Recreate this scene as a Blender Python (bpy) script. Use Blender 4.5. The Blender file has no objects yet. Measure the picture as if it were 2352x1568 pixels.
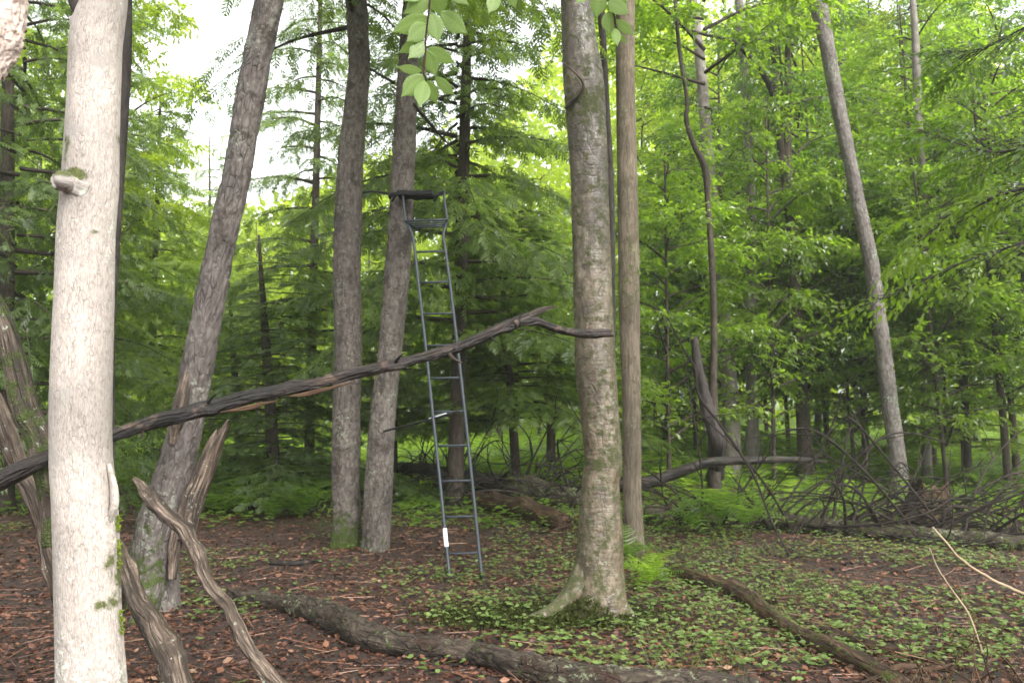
import bpy, math, random
import numpy as np
from mathutils import Vector, Matrix

# ------------------------------------------------------------------ camera, sky, sun, exposure
S = bpy.context.scene
C = S.collection
R = math.radians
F_PX = 1897.0                       # focal length in pixels of the 2352 px wide reference
PITCH = R(4.4)
CAM = np.array([0.0, 0.0, 1.6])
cd = bpy.data.cameras.new('camera'); co = bpy.data.objects.new('camera', cd); C.objects.link(co)
co.location = CAM; co.rotation_euler = (R(90) + PITCH, 0, 0)
cd.sensor_width = 22.3; cd.lens = 22.3 * F_PX / 2352.0
cd.clip_start = 0.05; cd.clip_end = 900
cd.dof.use_dof = True; cd.dof.focus_distance = 2.6; cd.dof.aperture_fstop = 4.5
S.camera = co

SUN_EL, SUN_AZ = R(44), R(34)       # behind the camera, a little to its right
wd = bpy.data.worlds.new('World'); S.world = wd; wd.use_nodes = True
nt = wd.node_tree; nt.nodes.clear()
sky = nt.nodes.new('ShaderNodeTexSky'); sky.sky_type = 'NISHITA'; sky.sun_disc = False
sky.sun_elevation = SUN_EL; sky.sun_rotation = math.pi - SUN_AZ
sky.air_density = 1.0; sky.dust_density = 4.0; sky.ozone_density = 0.6
hs = nt.nodes.new('ShaderNodeHueSaturation'); hs.inputs['Saturation'].default_value = 0.12
bg = nt.nodes.new('ShaderNodeBackground'); bg.inputs['Strength'].default_value = 0.15
wo = nt.nodes.new('ShaderNodeOutputWorld')
nt.links.new(sky.outputs[0], hs.inputs['Color']); nt.links.new(hs.outputs[0], bg.inputs[0]); nt.links.new(bg.outputs[0], wo.inputs[0])
sl = bpy.data.lights.new('sun', 'SUN'); sl.energy = 1.1; sl.angle = R(12); sl.color = (1.0, 0.95, 0.88)
so = bpy.data.objects.new('sun', sl); C.objects.link(so)
sd = Vector((math.sin(SUN_AZ) * math.cos(SUN_EL), -math.cos(SUN_AZ) * math.cos(SUN_EL), math.sin(SUN_EL)))
so.rotation_euler = sd.to_track_quat('Z', 'Y').to_euler(); so.location = (3, -6, 9)
S.view_settings.view_transform = 'Standard'; S.view_settings.look = 'None'
S.view_settings.gamma = 1; S.view_settings.use_curve_mapping = False
S.view_settings.exposure = 2.1
S.render.engine = 'CYCLES'
cy = S.cycles
cy.max_bounces = 6; cy.diffuse_bounces = 4; cy.glossy_bounces = 2; cy.transmission_bounces = 4; cy.transparent_max_bounces = 4
cy.use_denoising = True; cy.use_adaptive_sampling = True; cy.adaptive_threshold = 0.008
cy.sample_clamp_indirect = 6; cy.caustics_reflective = False; cy.caustics_refractive = False

rng = np.random.default_rng(7)
U = rng.uniform

# ------------------------------------------------------------------ numeric helpers
def hash3(i, j, k, s=0):
    h = (i * 374761393 + j * 668265263 + k * 2147483647 + s * 974634777) & 0xffffffff
    h = ((h ^ (h >> 13)) * 1274126177) & 0xffffffff
    return ((h ^ (h >> 16)) & 0xffff) / 65535.0
def vnoise(p, s=0):
    p = np.asarray(p, float); q = np.floor(p).astype(np.int64); f = p - q; f = f * f * (3 - 2 * f)
    r = 0
    for a in (0, 1):
        for b in (0, 1):
            for c in (0, 1):
                w = (f[..., 0] if a else 1 - f[..., 0]) * (f[..., 1] if b else 1 - f[..., 1]) * (f[..., 2] if c else 1 - f[..., 2])
                r = r + w * hash3(q[..., 0] + a, q[..., 1] + b, q[..., 2] + c, s)
    return r * 2 - 1
def fbm(p, o=3, s=0):
    p = np.asarray(p, float); r = 0; a = 1; t = 0
    for k in range(o):
        r = r + a * vnoise(p * 2 ** k, s + k); t += a; a *= .5
    return r / t
def ground_z(x, y):
    x = np.asarray(x, float); y = np.asarray(y, float)
    p = np.stack([x * .35, y * .35, x * 0 + 3.3], -1)
    z = .10 * fbm(p, 3, 5)
    z = z + .012 * np.clip(y - 12, 0, 60) * np.clip((x + 6) / 14, 0, 1.4)
    d = np.clip((np.hypot(x, y - 30) - 70) / 200, 0, 1)
    return z + d * 3.0
def at(u, v, depth):                 # reference pixel + distance in metres -> point of the place
    xc = (u - 1176) / F_PX; yc = (784 - v) / F_PX
    d = np.array([xc, math.cos(PITCH) - yc * math.sin(PITCH), math.sin(PITCH) + yc * math.cos(PITCH)])
    return CAM + d * (depth / d[1])
def gnd(u, v):
    lo, hi = 1.0, 120.0
    for _ in range(50):
        m = (lo + hi) / 2; p = at(u, v, m)
        if p[2] > ground_z(p[0], p[1]): lo = m
        else: hi = m
    return at(u, v, lo)
def px_r(w, depth): return w * depth / F_PX / 2
def unit(v):
    v = np.asarray(v, float); return v / (np.linalg.norm(v, axis=-1, keepdims=True) + 1e-12)

# ------------------------------------------------------------------ mesh helpers
def mesh(name, V, faces, attrs=None, smooth=True):
    """faces: list of int arrays (n,k). attrs: name -> (type, array)"""
    me = bpy.data.meshes.new(name)
    V = np.asarray(V, np.float32)
    me.vertices.add(len(V)); me.vertices.foreach_set('co', V.ravel())
    faces = [np.asarray(f, np.int32) for f in faces if len(f)]
    nl = sum(f.size for f in faces); npoly = sum(len(f) for f in faces)
    me.loops.add(nl); me.polygons.add(npoly)
    me.loops.foreach_set('vertex_index', np.concatenate([f.ravel() for f in faces]))
    sizes = np.concatenate([np.full(len(f), f.shape[1], np.int32) for f in faces])
    me.polygons.foreach_set('loop_start', np.concatenate([[0], np.cumsum(sizes)[:-1]]).astype(np.int32))
    me.polygons.foreach_set('use_smooth', np.full(npoly, bool(smooth)))
    for k, a in (attrs or {}).items():
        a = np.asarray(a, np.float32)
        if a.ndim == 2: at_ = me.attributes.new(k, 'FLOAT_VECTOR', 'POINT'); at_.data.foreach_set('vector', a.ravel())
        else: at_ = me.attributes.new(k, 'FLOAT', 'POINT'); at_.data.foreach_set('value', a)
    me.update(calc_edges=True); me.validate()
    return me
def obj(name, me, mat, parent=None, loc=None):
    o = bpy.data.objects.new(name, me); C.objects.link(o)
    if mat is not None and len(me.materials) == 0: me.materials.append(mat)
    if parent is not None: o.parent = parent
    if loc is not None: o.location = loc
    return o
def tag(o, label, cat, group=None, kind=None):
    if label: o['label'] = label
    if cat: o['category'] = cat
    if group: o['group'] = group
    if kind: o['kind'] = kind
    return o
def thing(name, label, cat, loc=(0, 0, 0), group=None):
    o = bpy.data.objects.new(name, None); C.objects.link(o); o.location = loc; o.empty_display_size = .2
    return tag(o, label, cat, group)

class MB:
    def __init__(s): s.V = []; s.F = {}; s.A = {}; s.n = 0
    def add(s, V, faces, **attrs):
        V = np.asarray(V, float).reshape(-1, 3)
        for f in faces:
            f = np.asarray(f, np.int64)
            if len(f): s.F.setdefault(f.shape[1], []).append(f + s.n)
        s.V.append(V)
        for k, a in attrs.items(): s.A.setdefault(k, []).append(np.asarray(a, float))
        s.n += len(V); return s
    def mesh(s, name, smooth=True):
        return mesh(name, np.concatenate(s.V), [np.concatenate(v) for v in s.F.values()], {k: np.concatenate(a) for k, a in s.A.items()}, smooth)

def spline(P, n):
    P = np.asarray(P, float)
    if len(P) == 2: return P[0] + (P[1] - P[0]) * np.linspace(0, 1, n)[:, None]
    d = np.concatenate([[0], np.cumsum(np.linalg.norm(np.diff(P[:, :3], axis=0), axis=1))])
    E = np.vstack([2 * P[0] - P[1], P, 2 * P[-1] - P[-2]])
    t = np.linspace(0, d[-1], n); i = np.clip(np.searchsorted(d, t, 'right') - 1, 0, len(P) - 2)
    u = ((t - d[i]) / (d[i + 1] - d[i] + 1e-9))[:, None]
    D = np.concatenate([[2 * d[0] - d[1]], d, [2 * d[-1] - d[-2]]]); p1, p2 = E[i + 1], E[i + 2]; h = (d[i + 1] - d[i])[:, None]
    m1 = (E[i + 2] - E[i]) / (D[i + 2] - D[i] + 1e-9)[:, None] * h; m2 = (E[i + 3] - E[i + 1]) / (D[i + 3] - D[i + 1] + 1e-9)[:, None] * h
    return (2 * u ** 3 - 3 * u ** 2 + 1) * p1 + (u ** 3 - 2 * u ** 2 + u) * m1 + (3 * u ** 2 - 2 * u ** 3) * p2 + (u ** 3 - u ** 2) * m2

def tube(mb, P, r, sides=8, n=None, rough=0.0, rf=3.0, rz=None, seed=0, cap=True, moss=None, jag=0, ridge=0, flare=None, plates=0, cell=(.035, .06), wander=0, knots=0):
    """P: points, r: radii (same length). A bent, uneven, tapering stem."""
    P = np.asarray(P, float); r = np.atleast_1d(np.asarray(r, float))
    if len(r) == 1: r = np.full(len(P), r[0])
    n = n or max(3, 4 * len(P))
    Q = spline(np.column_stack([P, r]), n); c = Q[:, :3]; rr = np.maximum(Q[:, 3], 0.0006)
    if wander:
        s0 = np.concatenate([[0], np.cumsum(np.linalg.norm(np.diff(c, axis=0), axis=1))]) / (rr.mean() * 7)
        fade = np.clip(np.arange(n) / 6, 0, 1)[:, None]
        c = c + fade * wander * rr[:, None] * np.stack([fbm(np.stack([s0, 0 * s0 + k * 5, 0 * s0 + seed], -1), 3, seed + k) for k in range(3)], -1) * 2
    T = unit(np.gradient(c, axis=0))
    ref = np.array([0, 1, 0]) if abs(T[:, 1]).mean() < .8 else np.array([0, 0, 1.])
    A = unit(np.cross(np.broadcast_to(ref, T.shape), T)); B = np.cross(T, A)
    s = np.concatenate([[0], np.cumsum(np.linalg.norm(np.diff(c, axis=0), axis=1))])
    a = np.linspace(0, 2 * math.pi, sides, endpoint=False)
    ca, sa = np.cos(a)[None], np.sin(a)[None]
    bc = np.stack([rr[:, None] * ca, rr[:, None] * sa, np.broadcast_to(s[:, None], (n, sides))], -1)
    rad = np.broadcast_to(rr[:, None], (n, sides)).copy()
    if rough:
        q = np.stack([ca * 1.0 * rf + 0 * s[:, None], sa * rf + 0 * s[:, None], (s * (rz or rf))[:, None] + 0 * ca], -1)
        rad = rad * (1 + rough * fbm(q, 3, seed))
    for kk in range(knots):
        hk = hash3(np.array(kk), np.array(seed), np.array(3)) * s[-1]; ak = hash3(np.array(kk), np.array(seed), np.array(8)) * 6.283
        dd_ = ((s[:, None] - hk) / (rr.mean() * 1.3)) ** 2 + (np.angle(np.exp(1j * (a[None] - ak))) / .5) ** 2
        rad = rad * (1 + .42 * np.exp(-dd_))
    if ridge:
        q = bc * np.array([38, 38, 7.0])
        rad = rad * (1 - ridge * np.clip(.55 - np.abs(fbm(q, 2, seed + 9)) * 3, 0, 1))
    if plates:
        q = bc / np.array([cell[0], cell[0], cell[1]]); w_ = np.stack([vnoise(q * .9, seed + 3), vnoise(q * .9 + 7, seed + 4), vnoise(q * .9 + 3, seed + 6)], -1)
        q = np.floor(q + w_ * .9 + seed * 3.1).astype(np.int64); rad = rad + rr.mean() * plates * (hash3(q[..., 0], q[..., 1], q[..., 2], seed) - .5)
    if flare:                         # (strength, height, number of root lobes)
        st, hh, k = flare
        w = np.exp(-s / hh)[:, None]
        rad = rad * (1 + st * w * (.45 + .55 * np.abs(np.sin(a * k / 2 + seed))[None] ** .8))
    if jag:
        e = np.clip((s[-1] - s) / jag, 0, 1)[:, None]
        c_off = (1 - e) * jag * (vnoise(np.stack([ca * 2.6 + 0 * s[:, None], sa * 2.6 + 0 * s[:, None], 0 * rad + seed], -1), seed)) * 1.3
    else: c_off = 0 * rad
    V = c[:, None] + A[:, None] * (rad * ca)[..., None] + B[:, None] * (rad * sa)[..., None] + T[:, None] * c_off[..., None]
    I = np.arange(n * sides).reshape(n, sides); J = np.roll(I, -1, 1)
    f = np.stack([I[:-1], J[:-1], J[1:], I[1:]], -1).reshape(-1, 4)
    V = V.reshape(-1, 3); bc = bc.reshape(-1, 3)
    tris = []
    if cap:
        k = len(V); e = c[-1] - (T[-1] * jag * .6 if jag else 0)
        V = np.vstack([V, e, c[0]]); bc = np.vstack([bc, [0, 0, s[-1]], [0, 0, 0]])
        L = I[-1]; L2 = np.roll(L, -1); G = I[0]; G2 = np.roll(G, -1)
        tris = np.concatenate([np.stack([L, L2, np.full(sides, k)], -1), np.stack([G2, G, np.full(sides, k + 1)], -1)])
    ms = np.zeros(len(V)) if moss is None else moss(V, bc)
    mb.add(V, [f] + ([tris] if len(tris) else []), barkco=bc + np.array([seed * 1.37 % 9, 0, seed * .71 % 7]), moss=ms)
    return c, rr, T

def box(mb, c, size, rot=None, bev=0.0):
    sx, sy, sz = np.array(size) / 2
    b = min(bev, sx * .9, sy * .9, sz * .9)
    if b <= 0:
        V = np.array([[x, y, z] for x in (-sx, sx) for y in (-sy, sy) for z in (-sz, sz)])
        Fc = [[0, 1, 3, 2], [4, 6, 7, 5], [0, 4, 5, 1], [2, 3, 7, 6], [0, 2, 6, 4], [1, 5, 7, 3]]
    else:
        ring = lambda x, y: [[-x + b, -y], [x - b, -y], [x, -y + b], [x, y - b], [x - b, y], [-x + b, y], [-x, y - b], [-x, -y + b]]
        V = []
        for z, k in ((-sz, b), (-sz + b, 0), (sz - b, 0), (sz, b)):
            V += [[p[0] * (1 - k / sx), p[1] * (1 - k / sy), z] for p in ring(sx, sy)]
        V = np.array(V); Fc = []
        for l in range(3):
            for i in range(8): Fc.append([l * 8 + i, l * 8 + (i + 1) % 8, l * 8 + 8 + (i + 1) % 8, l * 8 + 8 + i])
        for base, o in ((0, -1), (24, 1)):
            q = [base + i for i in range(8)][::o]
            Fc += [[q[0], q[1], q[2], q[3]], [q[0], q[3], q[4], q[7]], [q[4], q[5], q[6], q[7]]]
    if rot is not None: V = V @ np.array(rot).T
    mb.add(V + np.array(c), [np.array(Fc)])
def bar(mb, a, b, w, h=None, bev=.003, up=(0, 0, 1)):
    a = np.array(a, float); b = np.array(b, float); d = b - a; L = np.linalg.norm(d); d = d / L
    s = np.cross(d, up); s = s / np.linalg.norm(s); n = np.cross(s, d)
    box(mb, (a + b) / 2, (w, L, h or w), np.column_stack([s, d, n]), bev)

def stamp(mb, TV, TF, M, t, rnd, key='rnd'):
    """template verts TV (m,3), faces TF (k,q), matrices M (N,3,3), places t (N,3)"""
    N, m = len(t), len(TV)
    V = np.einsum('nij,mj->nmi', M, TV) + t[:, None]
    Fc = (TF[None] + (np.arange(N) * m)[:, None, None]).reshape(-1, TF.shape[1])
    mb.add(V.reshape(-1, 3), [Fc], **{key: np.asarray(rnd).reshape(-1) if np.size(rnd) == N * m else np.repeat(rnd, m)})
def frames(d, n, sc):
    """columns: side, along d, normal"""
    d = unit(d); s = unit(np.cross(d, n)); nn = np.cross(s, d)
    return np.stack([s, d, nn], -1) * np.asarray(sc).reshape(-1, 1, 1)

# ------------------------------------------------------------------ materials
def new_mat(name):
    m = bpy.data.materials.new(name); m.use_nodes = True; t = m.node_tree; t.nodes.clear()
    return m, t
def N(t, typ, **kw):
    n = t.nodes.new(typ)
    for k, v in kw.items():
        if k in ('operation', 'blend_type', 'attribute_name', 'feature', 'data_type', 'clamp', 'interpolation_type', 'distance'): setattr(n, k, v)
        else: n.inputs[k.replace('_', ' ')].default_value = v
    return n
def L(t, a, b): t.links.new(a, b)
def ramp(t, src, stops):
    r = t.nodes.new('ShaderNodeValToRGB'); e = r.color_ramp.elements
    while len(e) < len(stops): e.new(.5)
    for i, (p, c) in enumerate(stops):
        e[i].position = p; e[i].color = (*c, 1) if len(c) == 3 else c
    L(t, src, r.inputs[0]); return r
def g3(v): return (v, v, v)
def mixc(t, fac, a, b, mode='MIX'):
    m = t.nodes.new('ShaderNodeMix'); m.data_type = 'RGBA'; m.blend_type = mode
    for s, v in ((m.inputs[0], fac), (m.inputs[6], a), (m.inputs[7], b)):
        if isinstance(v, (int, float)): s.default_value = v
        elif isinstance(v, tuple): s.default_value = (*v, 1) if len(v) == 3 else v
        else: L(t, v, s)
    return m.outputs[2]
def math_(t, op, a, b=None):
    m = t.nodes.new('ShaderNodeMath'); m.operation = op
    for s, v in ((m.inputs[0], a), (m.inputs[1], b)):
        if v is None: continue
        if isinstance(v, (int, float)): s.default_value = v
        else: L(t, v, s)
    return m.outputs[0]

def bark(name, dark, mid, light, fx=40, fz=8, bump=.5, rough=.85, mossc=(.05, .075, .012), lichen=0.0, lichc=(.42, .46, .38), spec=.25, bands=0, warp=.25, crack=.5, bdist=.01, lenscale=30, streak=None, blotch=None, topdark=0):
    m, t = new_mat(name)
    at_ = N(t, 'ShaderNodeAttribute', attribute_name='barkco')
    mp = N(t, 'ShaderNodeMapping'); mp.inputs['Scale'].default_value = (fx, fx, fz); L(t, at_.outputs['Vector'], mp.inputs[0])
    wn = N(t, 'ShaderNodeTexNoise', Scale=.6, Detail=3); L(t, mp.outputs[0], wn.inputs['Vector'])
    wv = N(t, 'ShaderNodeVectorMath', operation='MULTIPLY_ADD'); L(t, wn.outputs['Color'], wv.inputs[0]); wv.inputs[1].default_value = (warp * 4,) * 3; L(t, mp.outputs[0], wv.inputs[2])
    vo = N(t, 'ShaderNodeTexVoronoi', feature='DISTANCE_TO_EDGE', Scale=.7); L(t, wv.outputs[0], vo.inputs['Vector'])
    cr = ramp(t, vo.outputs['Distance'], [(0, g3(0)), (.10, g3(1))])
    n1 = N(t, 'ShaderNodeTexNoise', Scale=1.1, Detail=7, Roughness=.65); L(t, wv.outputs[0], n1.inputs['Vector'])
    n2 = N(t, 'ShaderNodeTexNoise', Scale=2.2, Detail=4); L(t, at_.outputs['Vector'], n2.inputs['Vector'])
    n3 = N(t, 'ShaderNodeTexNoise', Scale=160, Detail=2); L(t, at_.outputs['Vector'], n3.inputs['Vector'])
    base = ramp(t, n1.outputs['Fac'], [(.28, dark), (.5, mid), (.72, light)]).outputs[0]
    ck = N(t, 'ShaderNodeTexNoise', Scale=.45, Detail=3); L(t, mp.outputs[0], ck.inputs['Vector'])
    cm = ramp(t, ck.outputs['Fac'], [(.4, g3(.15)), (.62, g3(1))]).outputs[0]
    crk = math_(t, 'MULTIPLY', math_(t, 'SUBTRACT', 1.0, cr.outputs[0]), cm)
    base = mixc(t, math_(t, 'MULTIPLY', crk, crack), base, tuple(c * .45 for c in dark))
    big = ramp(t, n2.outputs['Fac'], [(.32, g3(.68)), (.65, g3(1.18))]).outputs[0]
    base = mixc(t, 1.0, base, big, 'MULTIPLY')
    if streak:
        ms_ = N(t, 'ShaderNodeMapping'); ms_.inputs['Scale'].default_value = (22, 22, 1.6); L(t, at_.outputs['Vector'], ms_.inputs[0])
        sn = N(t, 'ShaderNodeTexNoise', Scale=1.0, Detail=4, Roughness=.6); L(t, ms_.outputs[0], sn.inputs['Vector'])
        base = mixc(t, ramp(t, sn.outputs['Fac'], [(.46, g3(0)), (.56, g3(.92))]).outputs[0], base, streak)
    if blotch:
        bn_ = N(t, 'ShaderNodeTexNoise', Scale=5.5, Detail=6, Roughness=.7); L(t, at_.outputs['Vector'], bn_.inputs['Vector'])
        bf = bn_.outputs['Fac']
        if topdark:
            sz_ = N(t, 'ShaderNodeSeparateXYZ'); L(t, at_.outputs['Vector'], sz_.inputs[0]); mr = N(t, 'ShaderNodeMapRange'); mr.inputs['From Min'].default_value = topdark; mr.inputs['From Max'].default_value = topdark + .9; mr.inputs['To Max'].default_value = .14
            L(t, sz_.outputs['Z'], mr.inputs['Value']); bf = math_(t, 'ADD', bf, mr.outputs[0])
        base = mixc(t, ramp(t, bf, [(.55, g3(0)), (.62, g3(.85))]).outputs[0], base, blotch)
    h = math_(t, 'ADD', math_(t, 'MULTIPLY', crk, -crack), math_(t, 'MULTIPLY', n1.outputs['Fac'], .9))
    if bands:
        mb_ = N(t, 'ShaderNodeMapping'); mb_.inputs['Scale'].default_value = (5, 5, 60); L(t, at_.outputs['Vector'], mb_.inputs[0])
        nb = N(t, 'ShaderNodeTexNoise', Scale=1.0, Detail=4, Roughness=.6); L(t, mb_.outputs[0], nb.inputs['Vector'])
        bn = ramp(t, nb.outputs['Fac'], [(.42, g3(0)), (.6, g3(1))]).outputs[0]
        base = mixc(t, math_(t, 'MULTIPLY', bn, bands), base, tuple(c * .6 for c in mid))
        h = math_(t, 'ADD', h, math_(t, 'MULTIPLY', bn, -.6 * bands))
    if lichen:
        lv = N(t, 'ShaderNodeTexNoise', Scale=lenscale, Detail=5, Roughness=.7); L(t, at_.outputs['Vector'], lv.inputs['Vector'])
        lm = N(t, 'ShaderNodeTexNoise', Scale=3.1, Detail=2); L(t, at_.outputs['Vector'], lm.inputs['Vector'])
        lf = math_(t, 'ADD', lv.outputs['Fac'], math_(t, 'MULTIPLY', math_(t, 'SUBTRACT', lm.outputs['Fac'], .5), .6))
        lr = ramp(t, lf, [(.68 - lichen * .22, g3(0)), (.74 - lichen * .22, g3(1))]).outputs[0]
        base = mixc(t, math_(t, 'MULTIPLY', lr, .8), base, lichc)
    mo = N(t, 'ShaderNodeAttribute', attribute_name='moss')
    mn = N(t, 'ShaderNodeTexNoise', Scale=14, Detail=5, Roughness=.65); L(t, at_.outputs['Vector'], mn.inputs['Vector'])
    mf = math_(t, 'ADD', mo.outputs['Fac'], math_(t, 'SUBTRACT', math_(t, 'MULTIPLY', mn.outputs['Fac'], 2.2), 1.62))
    mf = ramp(t, mf, [(0, g3(0)), (.3, g3(1))]).outputs[0]
    mg = ramp(t, n3.outputs['Fac'], [(.3, tuple(c * .55 for c in mossc)), (.7, tuple(c * 1.7 for c in mossc))]).outputs[0]
    base = mixc(t, math_(t, 'MULTIPLY', mf, .9), base, mg)
    h = math_(t, 'ADD', h, math_(t, 'MULTIPLY', math_(t, 'MULTIPLY', mf, n3.outputs['Fac']), .9))
    h = math_(t, 'ADD', h, math_(t, 'MULTIPLY', n3.outputs['Fac'], .15))
    bp = N(t, 'ShaderNodeBump', Strength=bump); bp.inputs['Distance'].default_value = bdist; L(t, h, bp.inputs['Height'])
    b = N(t, 'ShaderNodeBsdfPrincipled', Roughness=rough); b.inputs['Specular IOR Level'].default_value = spec
    L(t, base, b.inputs['Base Color']); L(t, bp.outputs[0], b.inputs['Normal'])
    rr_ = math_(t, 'ADD', math_(t, 'MULTIPLY', mf, .9 - rough if rough < .9 else 0.0), math_(t, 'ADD', rough - .12, math_(t, 'MULTIPLY', n1.outputs['Fac'], .24)))
    L(t, rr_, b.inputs['Roughness'])
    o = N(t, 'ShaderNodeOutputMaterial'); L(t, b.outputs[0], o.inputs[0])
    return m

def leafmat(name, c0, c1, trans, tf=.45, rough=.4, spec=.4, scale=.35, veins=False):
    m, t = new_mat(name)
    a = N(t, 'ShaderNodeAttribute', attribute_name='rnd')
    tc = N(t, 'ShaderNodeTexCoord'); n = N(t, 'ShaderNodeTexNoise', Scale=scale, Detail=2); L(t, tc.outputs['Object'], n.inputs['Vector'])
    f = math_(t, 'ADD', math_(t, 'MULTIPLY', a.outputs['Fac'], .65), math_(t, 'SUBTRACT', math_(t, 'MULTIPLY', n.outputs['Fac'], 1.1), .35))
    c = ramp(t, f, [(.05, c0), (.85, c1)]).outputs[0]
    tcx = ramp(t, f, [(.05, tuple(x * .7 for x in trans)), (.85, tuple(min(1, x * 1.25) for x in trans))]).outputs[0]
    b = N(t, 'ShaderNodeBsdfPrincipled', Roughness=rough); b.inputs['Specular IOR Level'].default_value = spec; L(t, c, b.inputs['Base Color'])
    if veins:
        v = N(t, 'ShaderNodeAttribute', attribute_name='vein')
        c2 = mixc(t, math_(t, 'MULTIPLY', v.outputs['Fac'], .45), c, tuple(min(1, x * 1.5) for x in c1)); L(t, c2, b.inputs['Base Color'])
        nn = N(t, 'ShaderNodeTexNoise', Scale=90, Detail=3); L(t, tc.outputs['Object'], nn.inputs['Vector'])
        bp = N(t, 'ShaderNodeBump', Strength=.25); bp.inputs['Distance'].default_value = .002
        L(t, math_(t, 'ADD', nn.outputs['Fac'], math_(t, 'MULTIPLY', v.outputs['Fac'], -1.0)), bp.inputs['Height']); L(t, bp.outputs[0], b.inputs['Normal'])
    tr = N(t, 'ShaderNodeBsdfTranslucent'); L(t, tcx, tr.inputs[0])
    mx = N(t, 'ShaderNodeMixShader'); mx.inputs[0].default_value = tf
    L(t, b.outputs[0], mx.inputs[1]); L(t, tr.outputs[0], mx.inputs[2])
    o = N(t, 'ShaderNodeOutputMaterial'); L(t, mx.outputs[0], o.inputs[0])
    return m
def plain(name, col, rough=.6, metal=0, noise=.15, bump=.1, scale=40):
    m, t = new_mat(name)
    tc = N(t, 'ShaderNodeTexCoord'); n = N(t, 'ShaderNodeTexNoise', Scale=scale, Detail=5, Roughness=.65); L(t, tc.outputs['Object'], n.inputs['Vector'])
    c = ramp(t, n.outputs['Fac'], [(.3, tuple(x * (1 - noise * 2) for x in col)), (.7, tuple(min(1, x * (1 + noise * 2)) for x in col))]).outputs[0]
    b = N(t, 'ShaderNodeBsdfPrincipled', Roughness=rough, Metallic=metal); L(t, c, b.inputs['Base Color'])
    bp = N(t, 'ShaderNodeBump', Strength=bump); bp.inputs['Distance'].default_value = .003; L(t, n.outputs['Fac'], bp.inputs['Height']); L(t, bp.outputs[0], b.inputs['Normal'])
    o = N(t, 'ShaderNodeOutputMaterial'); L(t, b.outputs[0], o.inputs[0]); return m

M = {}
M['pale'] = bark('pale_maple_bark', (.25, .21, .18), (.375, .33, .295), (.47, .43, .39), fx=150, fz=48, bump=.6, rough=.8, lichen=.24, lichc=(.55, .57, .49), crack=.55, bdist=.004, warp=.35, mossc=(.05, .062, .008), lenscale=60, blotch=(.30, .275, .25))
M['brown'] = bark('scaly_hemlock_bark', (.045, .036, .031), (.115, .098, .09), (.18, .158, .148), fx=30, fz=11, bump=1.0, lichen=.18, crack=.45, bdist=.02, lichc=(.22, .23, .19), blotch=(.045, .036, .03))
M['scaly'] = bark('grey_scaly_bark', (.046, .037, .031), (.118, .10, .088), (.185, .163, .148), fx=26, fz=14, bump=1.0, lichen=.2, crack=.5, bdist=.02, lichc=(.21, .23, .17), blotch=(.05, .04, .033))
M['flaky'] = bark('flaking_pinkish_bark', (.34, .25, .20), (.62, .50, .44), (.76, .66, .60), fx=70, fz=26, bump=.7, crack=.45, bdist=.005, blotch=(.55, .43, .36))
M['birch'] = bark('yellow_birch_bark', (.038, .026, .016), (.098, .074, .046), (.18, .142, .10), fx=18, fz=10, bump=.8, rough=.32, spec=.6, bands=.22, lichen=.24, crack=.35, bdist=.010, lichc=(.175, .185, .125), blotch=(.036, .025, .015), topdark=4.1, mossc=(.034, .040, .007))
M['tan'] = bark('tan_ridged_bark', (.07, .052, .036), (.15, .12, .088), (.22, .185, .142), fx=48, fz=6, bump=.8, crack=.5, bdist=.01, lichen=.2, lichc=(.17,.18,.115), blotch=(.09, .075, .05))
M['grey'] = bark('grey_lichen_bark', (.05, .042, .04), (.125, .108, .10), (.20, .185, .17), fx=28, fz=12, bump=.9, lichen=.3, crack=.6, bdist=.015, lichc=(.23, .26, .20))
M['dark'] = bark('dark_wet_bark', (.018, .015, .013), (.04, .033, .03), (.07, .06, .055), fx=26, fz=8, bump=.7, crack=.6)
M['mid'] = bark('dull_brown_bark', (.018, .013, .010), (.045, .035, .027), (.09, .07, .055), fx=24, fz=8, bump=.7, lichen=.15, lichc=(.13,.14,.1))
M['beech'] = bark('smooth_beech_bark', (.08, .07, .06), (.15, .132, .115), (.24, .22, .195), fx=10, fz=4, bump=.3, lichen=.15, crack=.1)
M['dead'] = bark('weathered_dead_wood', (.028, .018, .013), (.12, .085, .062), (.34, .27, .215), fx=60, fz=5, bump=1.0, rough=.6, crack=.6, bdist=.016, spec=.35, streak=(.026, .018, .013), lichen=.08, blotch=(.05, .035, .026))
M['wetdead'] = bark('wet_dark_dead_wood', (.005, .004, .0035), (.014, .009, .0075), (.06, .04, .03), fx=40, fz=5, bump=1.0, rough=.5, crack=.5, bdist=.016, spec=.35, streak=(.006, .0045, .004), blotch=(.09, .06, .045))
M['log'] = bark('rotting_log_bark', (.016, .011, .009), (.045, .034, .026), (.10, .08, .058), fx=34, fz=12, bump=1.0, lichen=.36, lichc=(.17, .19, .115), crack=.7, bdist=.02, lenscale=30, blotch=(.028, .014, .009))
M['rot'] = bark('reddish_rotten_wood', (.022, .012, .007), (.075, .042, .024), (.19, .12, .072), fx=45, fz=4, bump=1.0, crack=.6, bdist=.015, streak=(.025, .015, .010), lichen=.1, lichc=(.12,.14,.07))
M['twig'] = bark('brown_twig_bark', (.008, .006, .005), (.020, .015, .012), (.05, .037, .03), fx=30, fz=8, bump=.4)
M['straw'] = bark('bleached_twig', (.13, .095, .05), (.25, .19, .12), (.40, .33, .23), fx=60, fz=5, bump=.4, crack=.2)
M['hem'] = leafmat('hemlock_needles', (.036, .060, .018), (.105, .15, .036), (.30, .45, .07), tf=.44, rough=.45, spec=.4)
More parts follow.
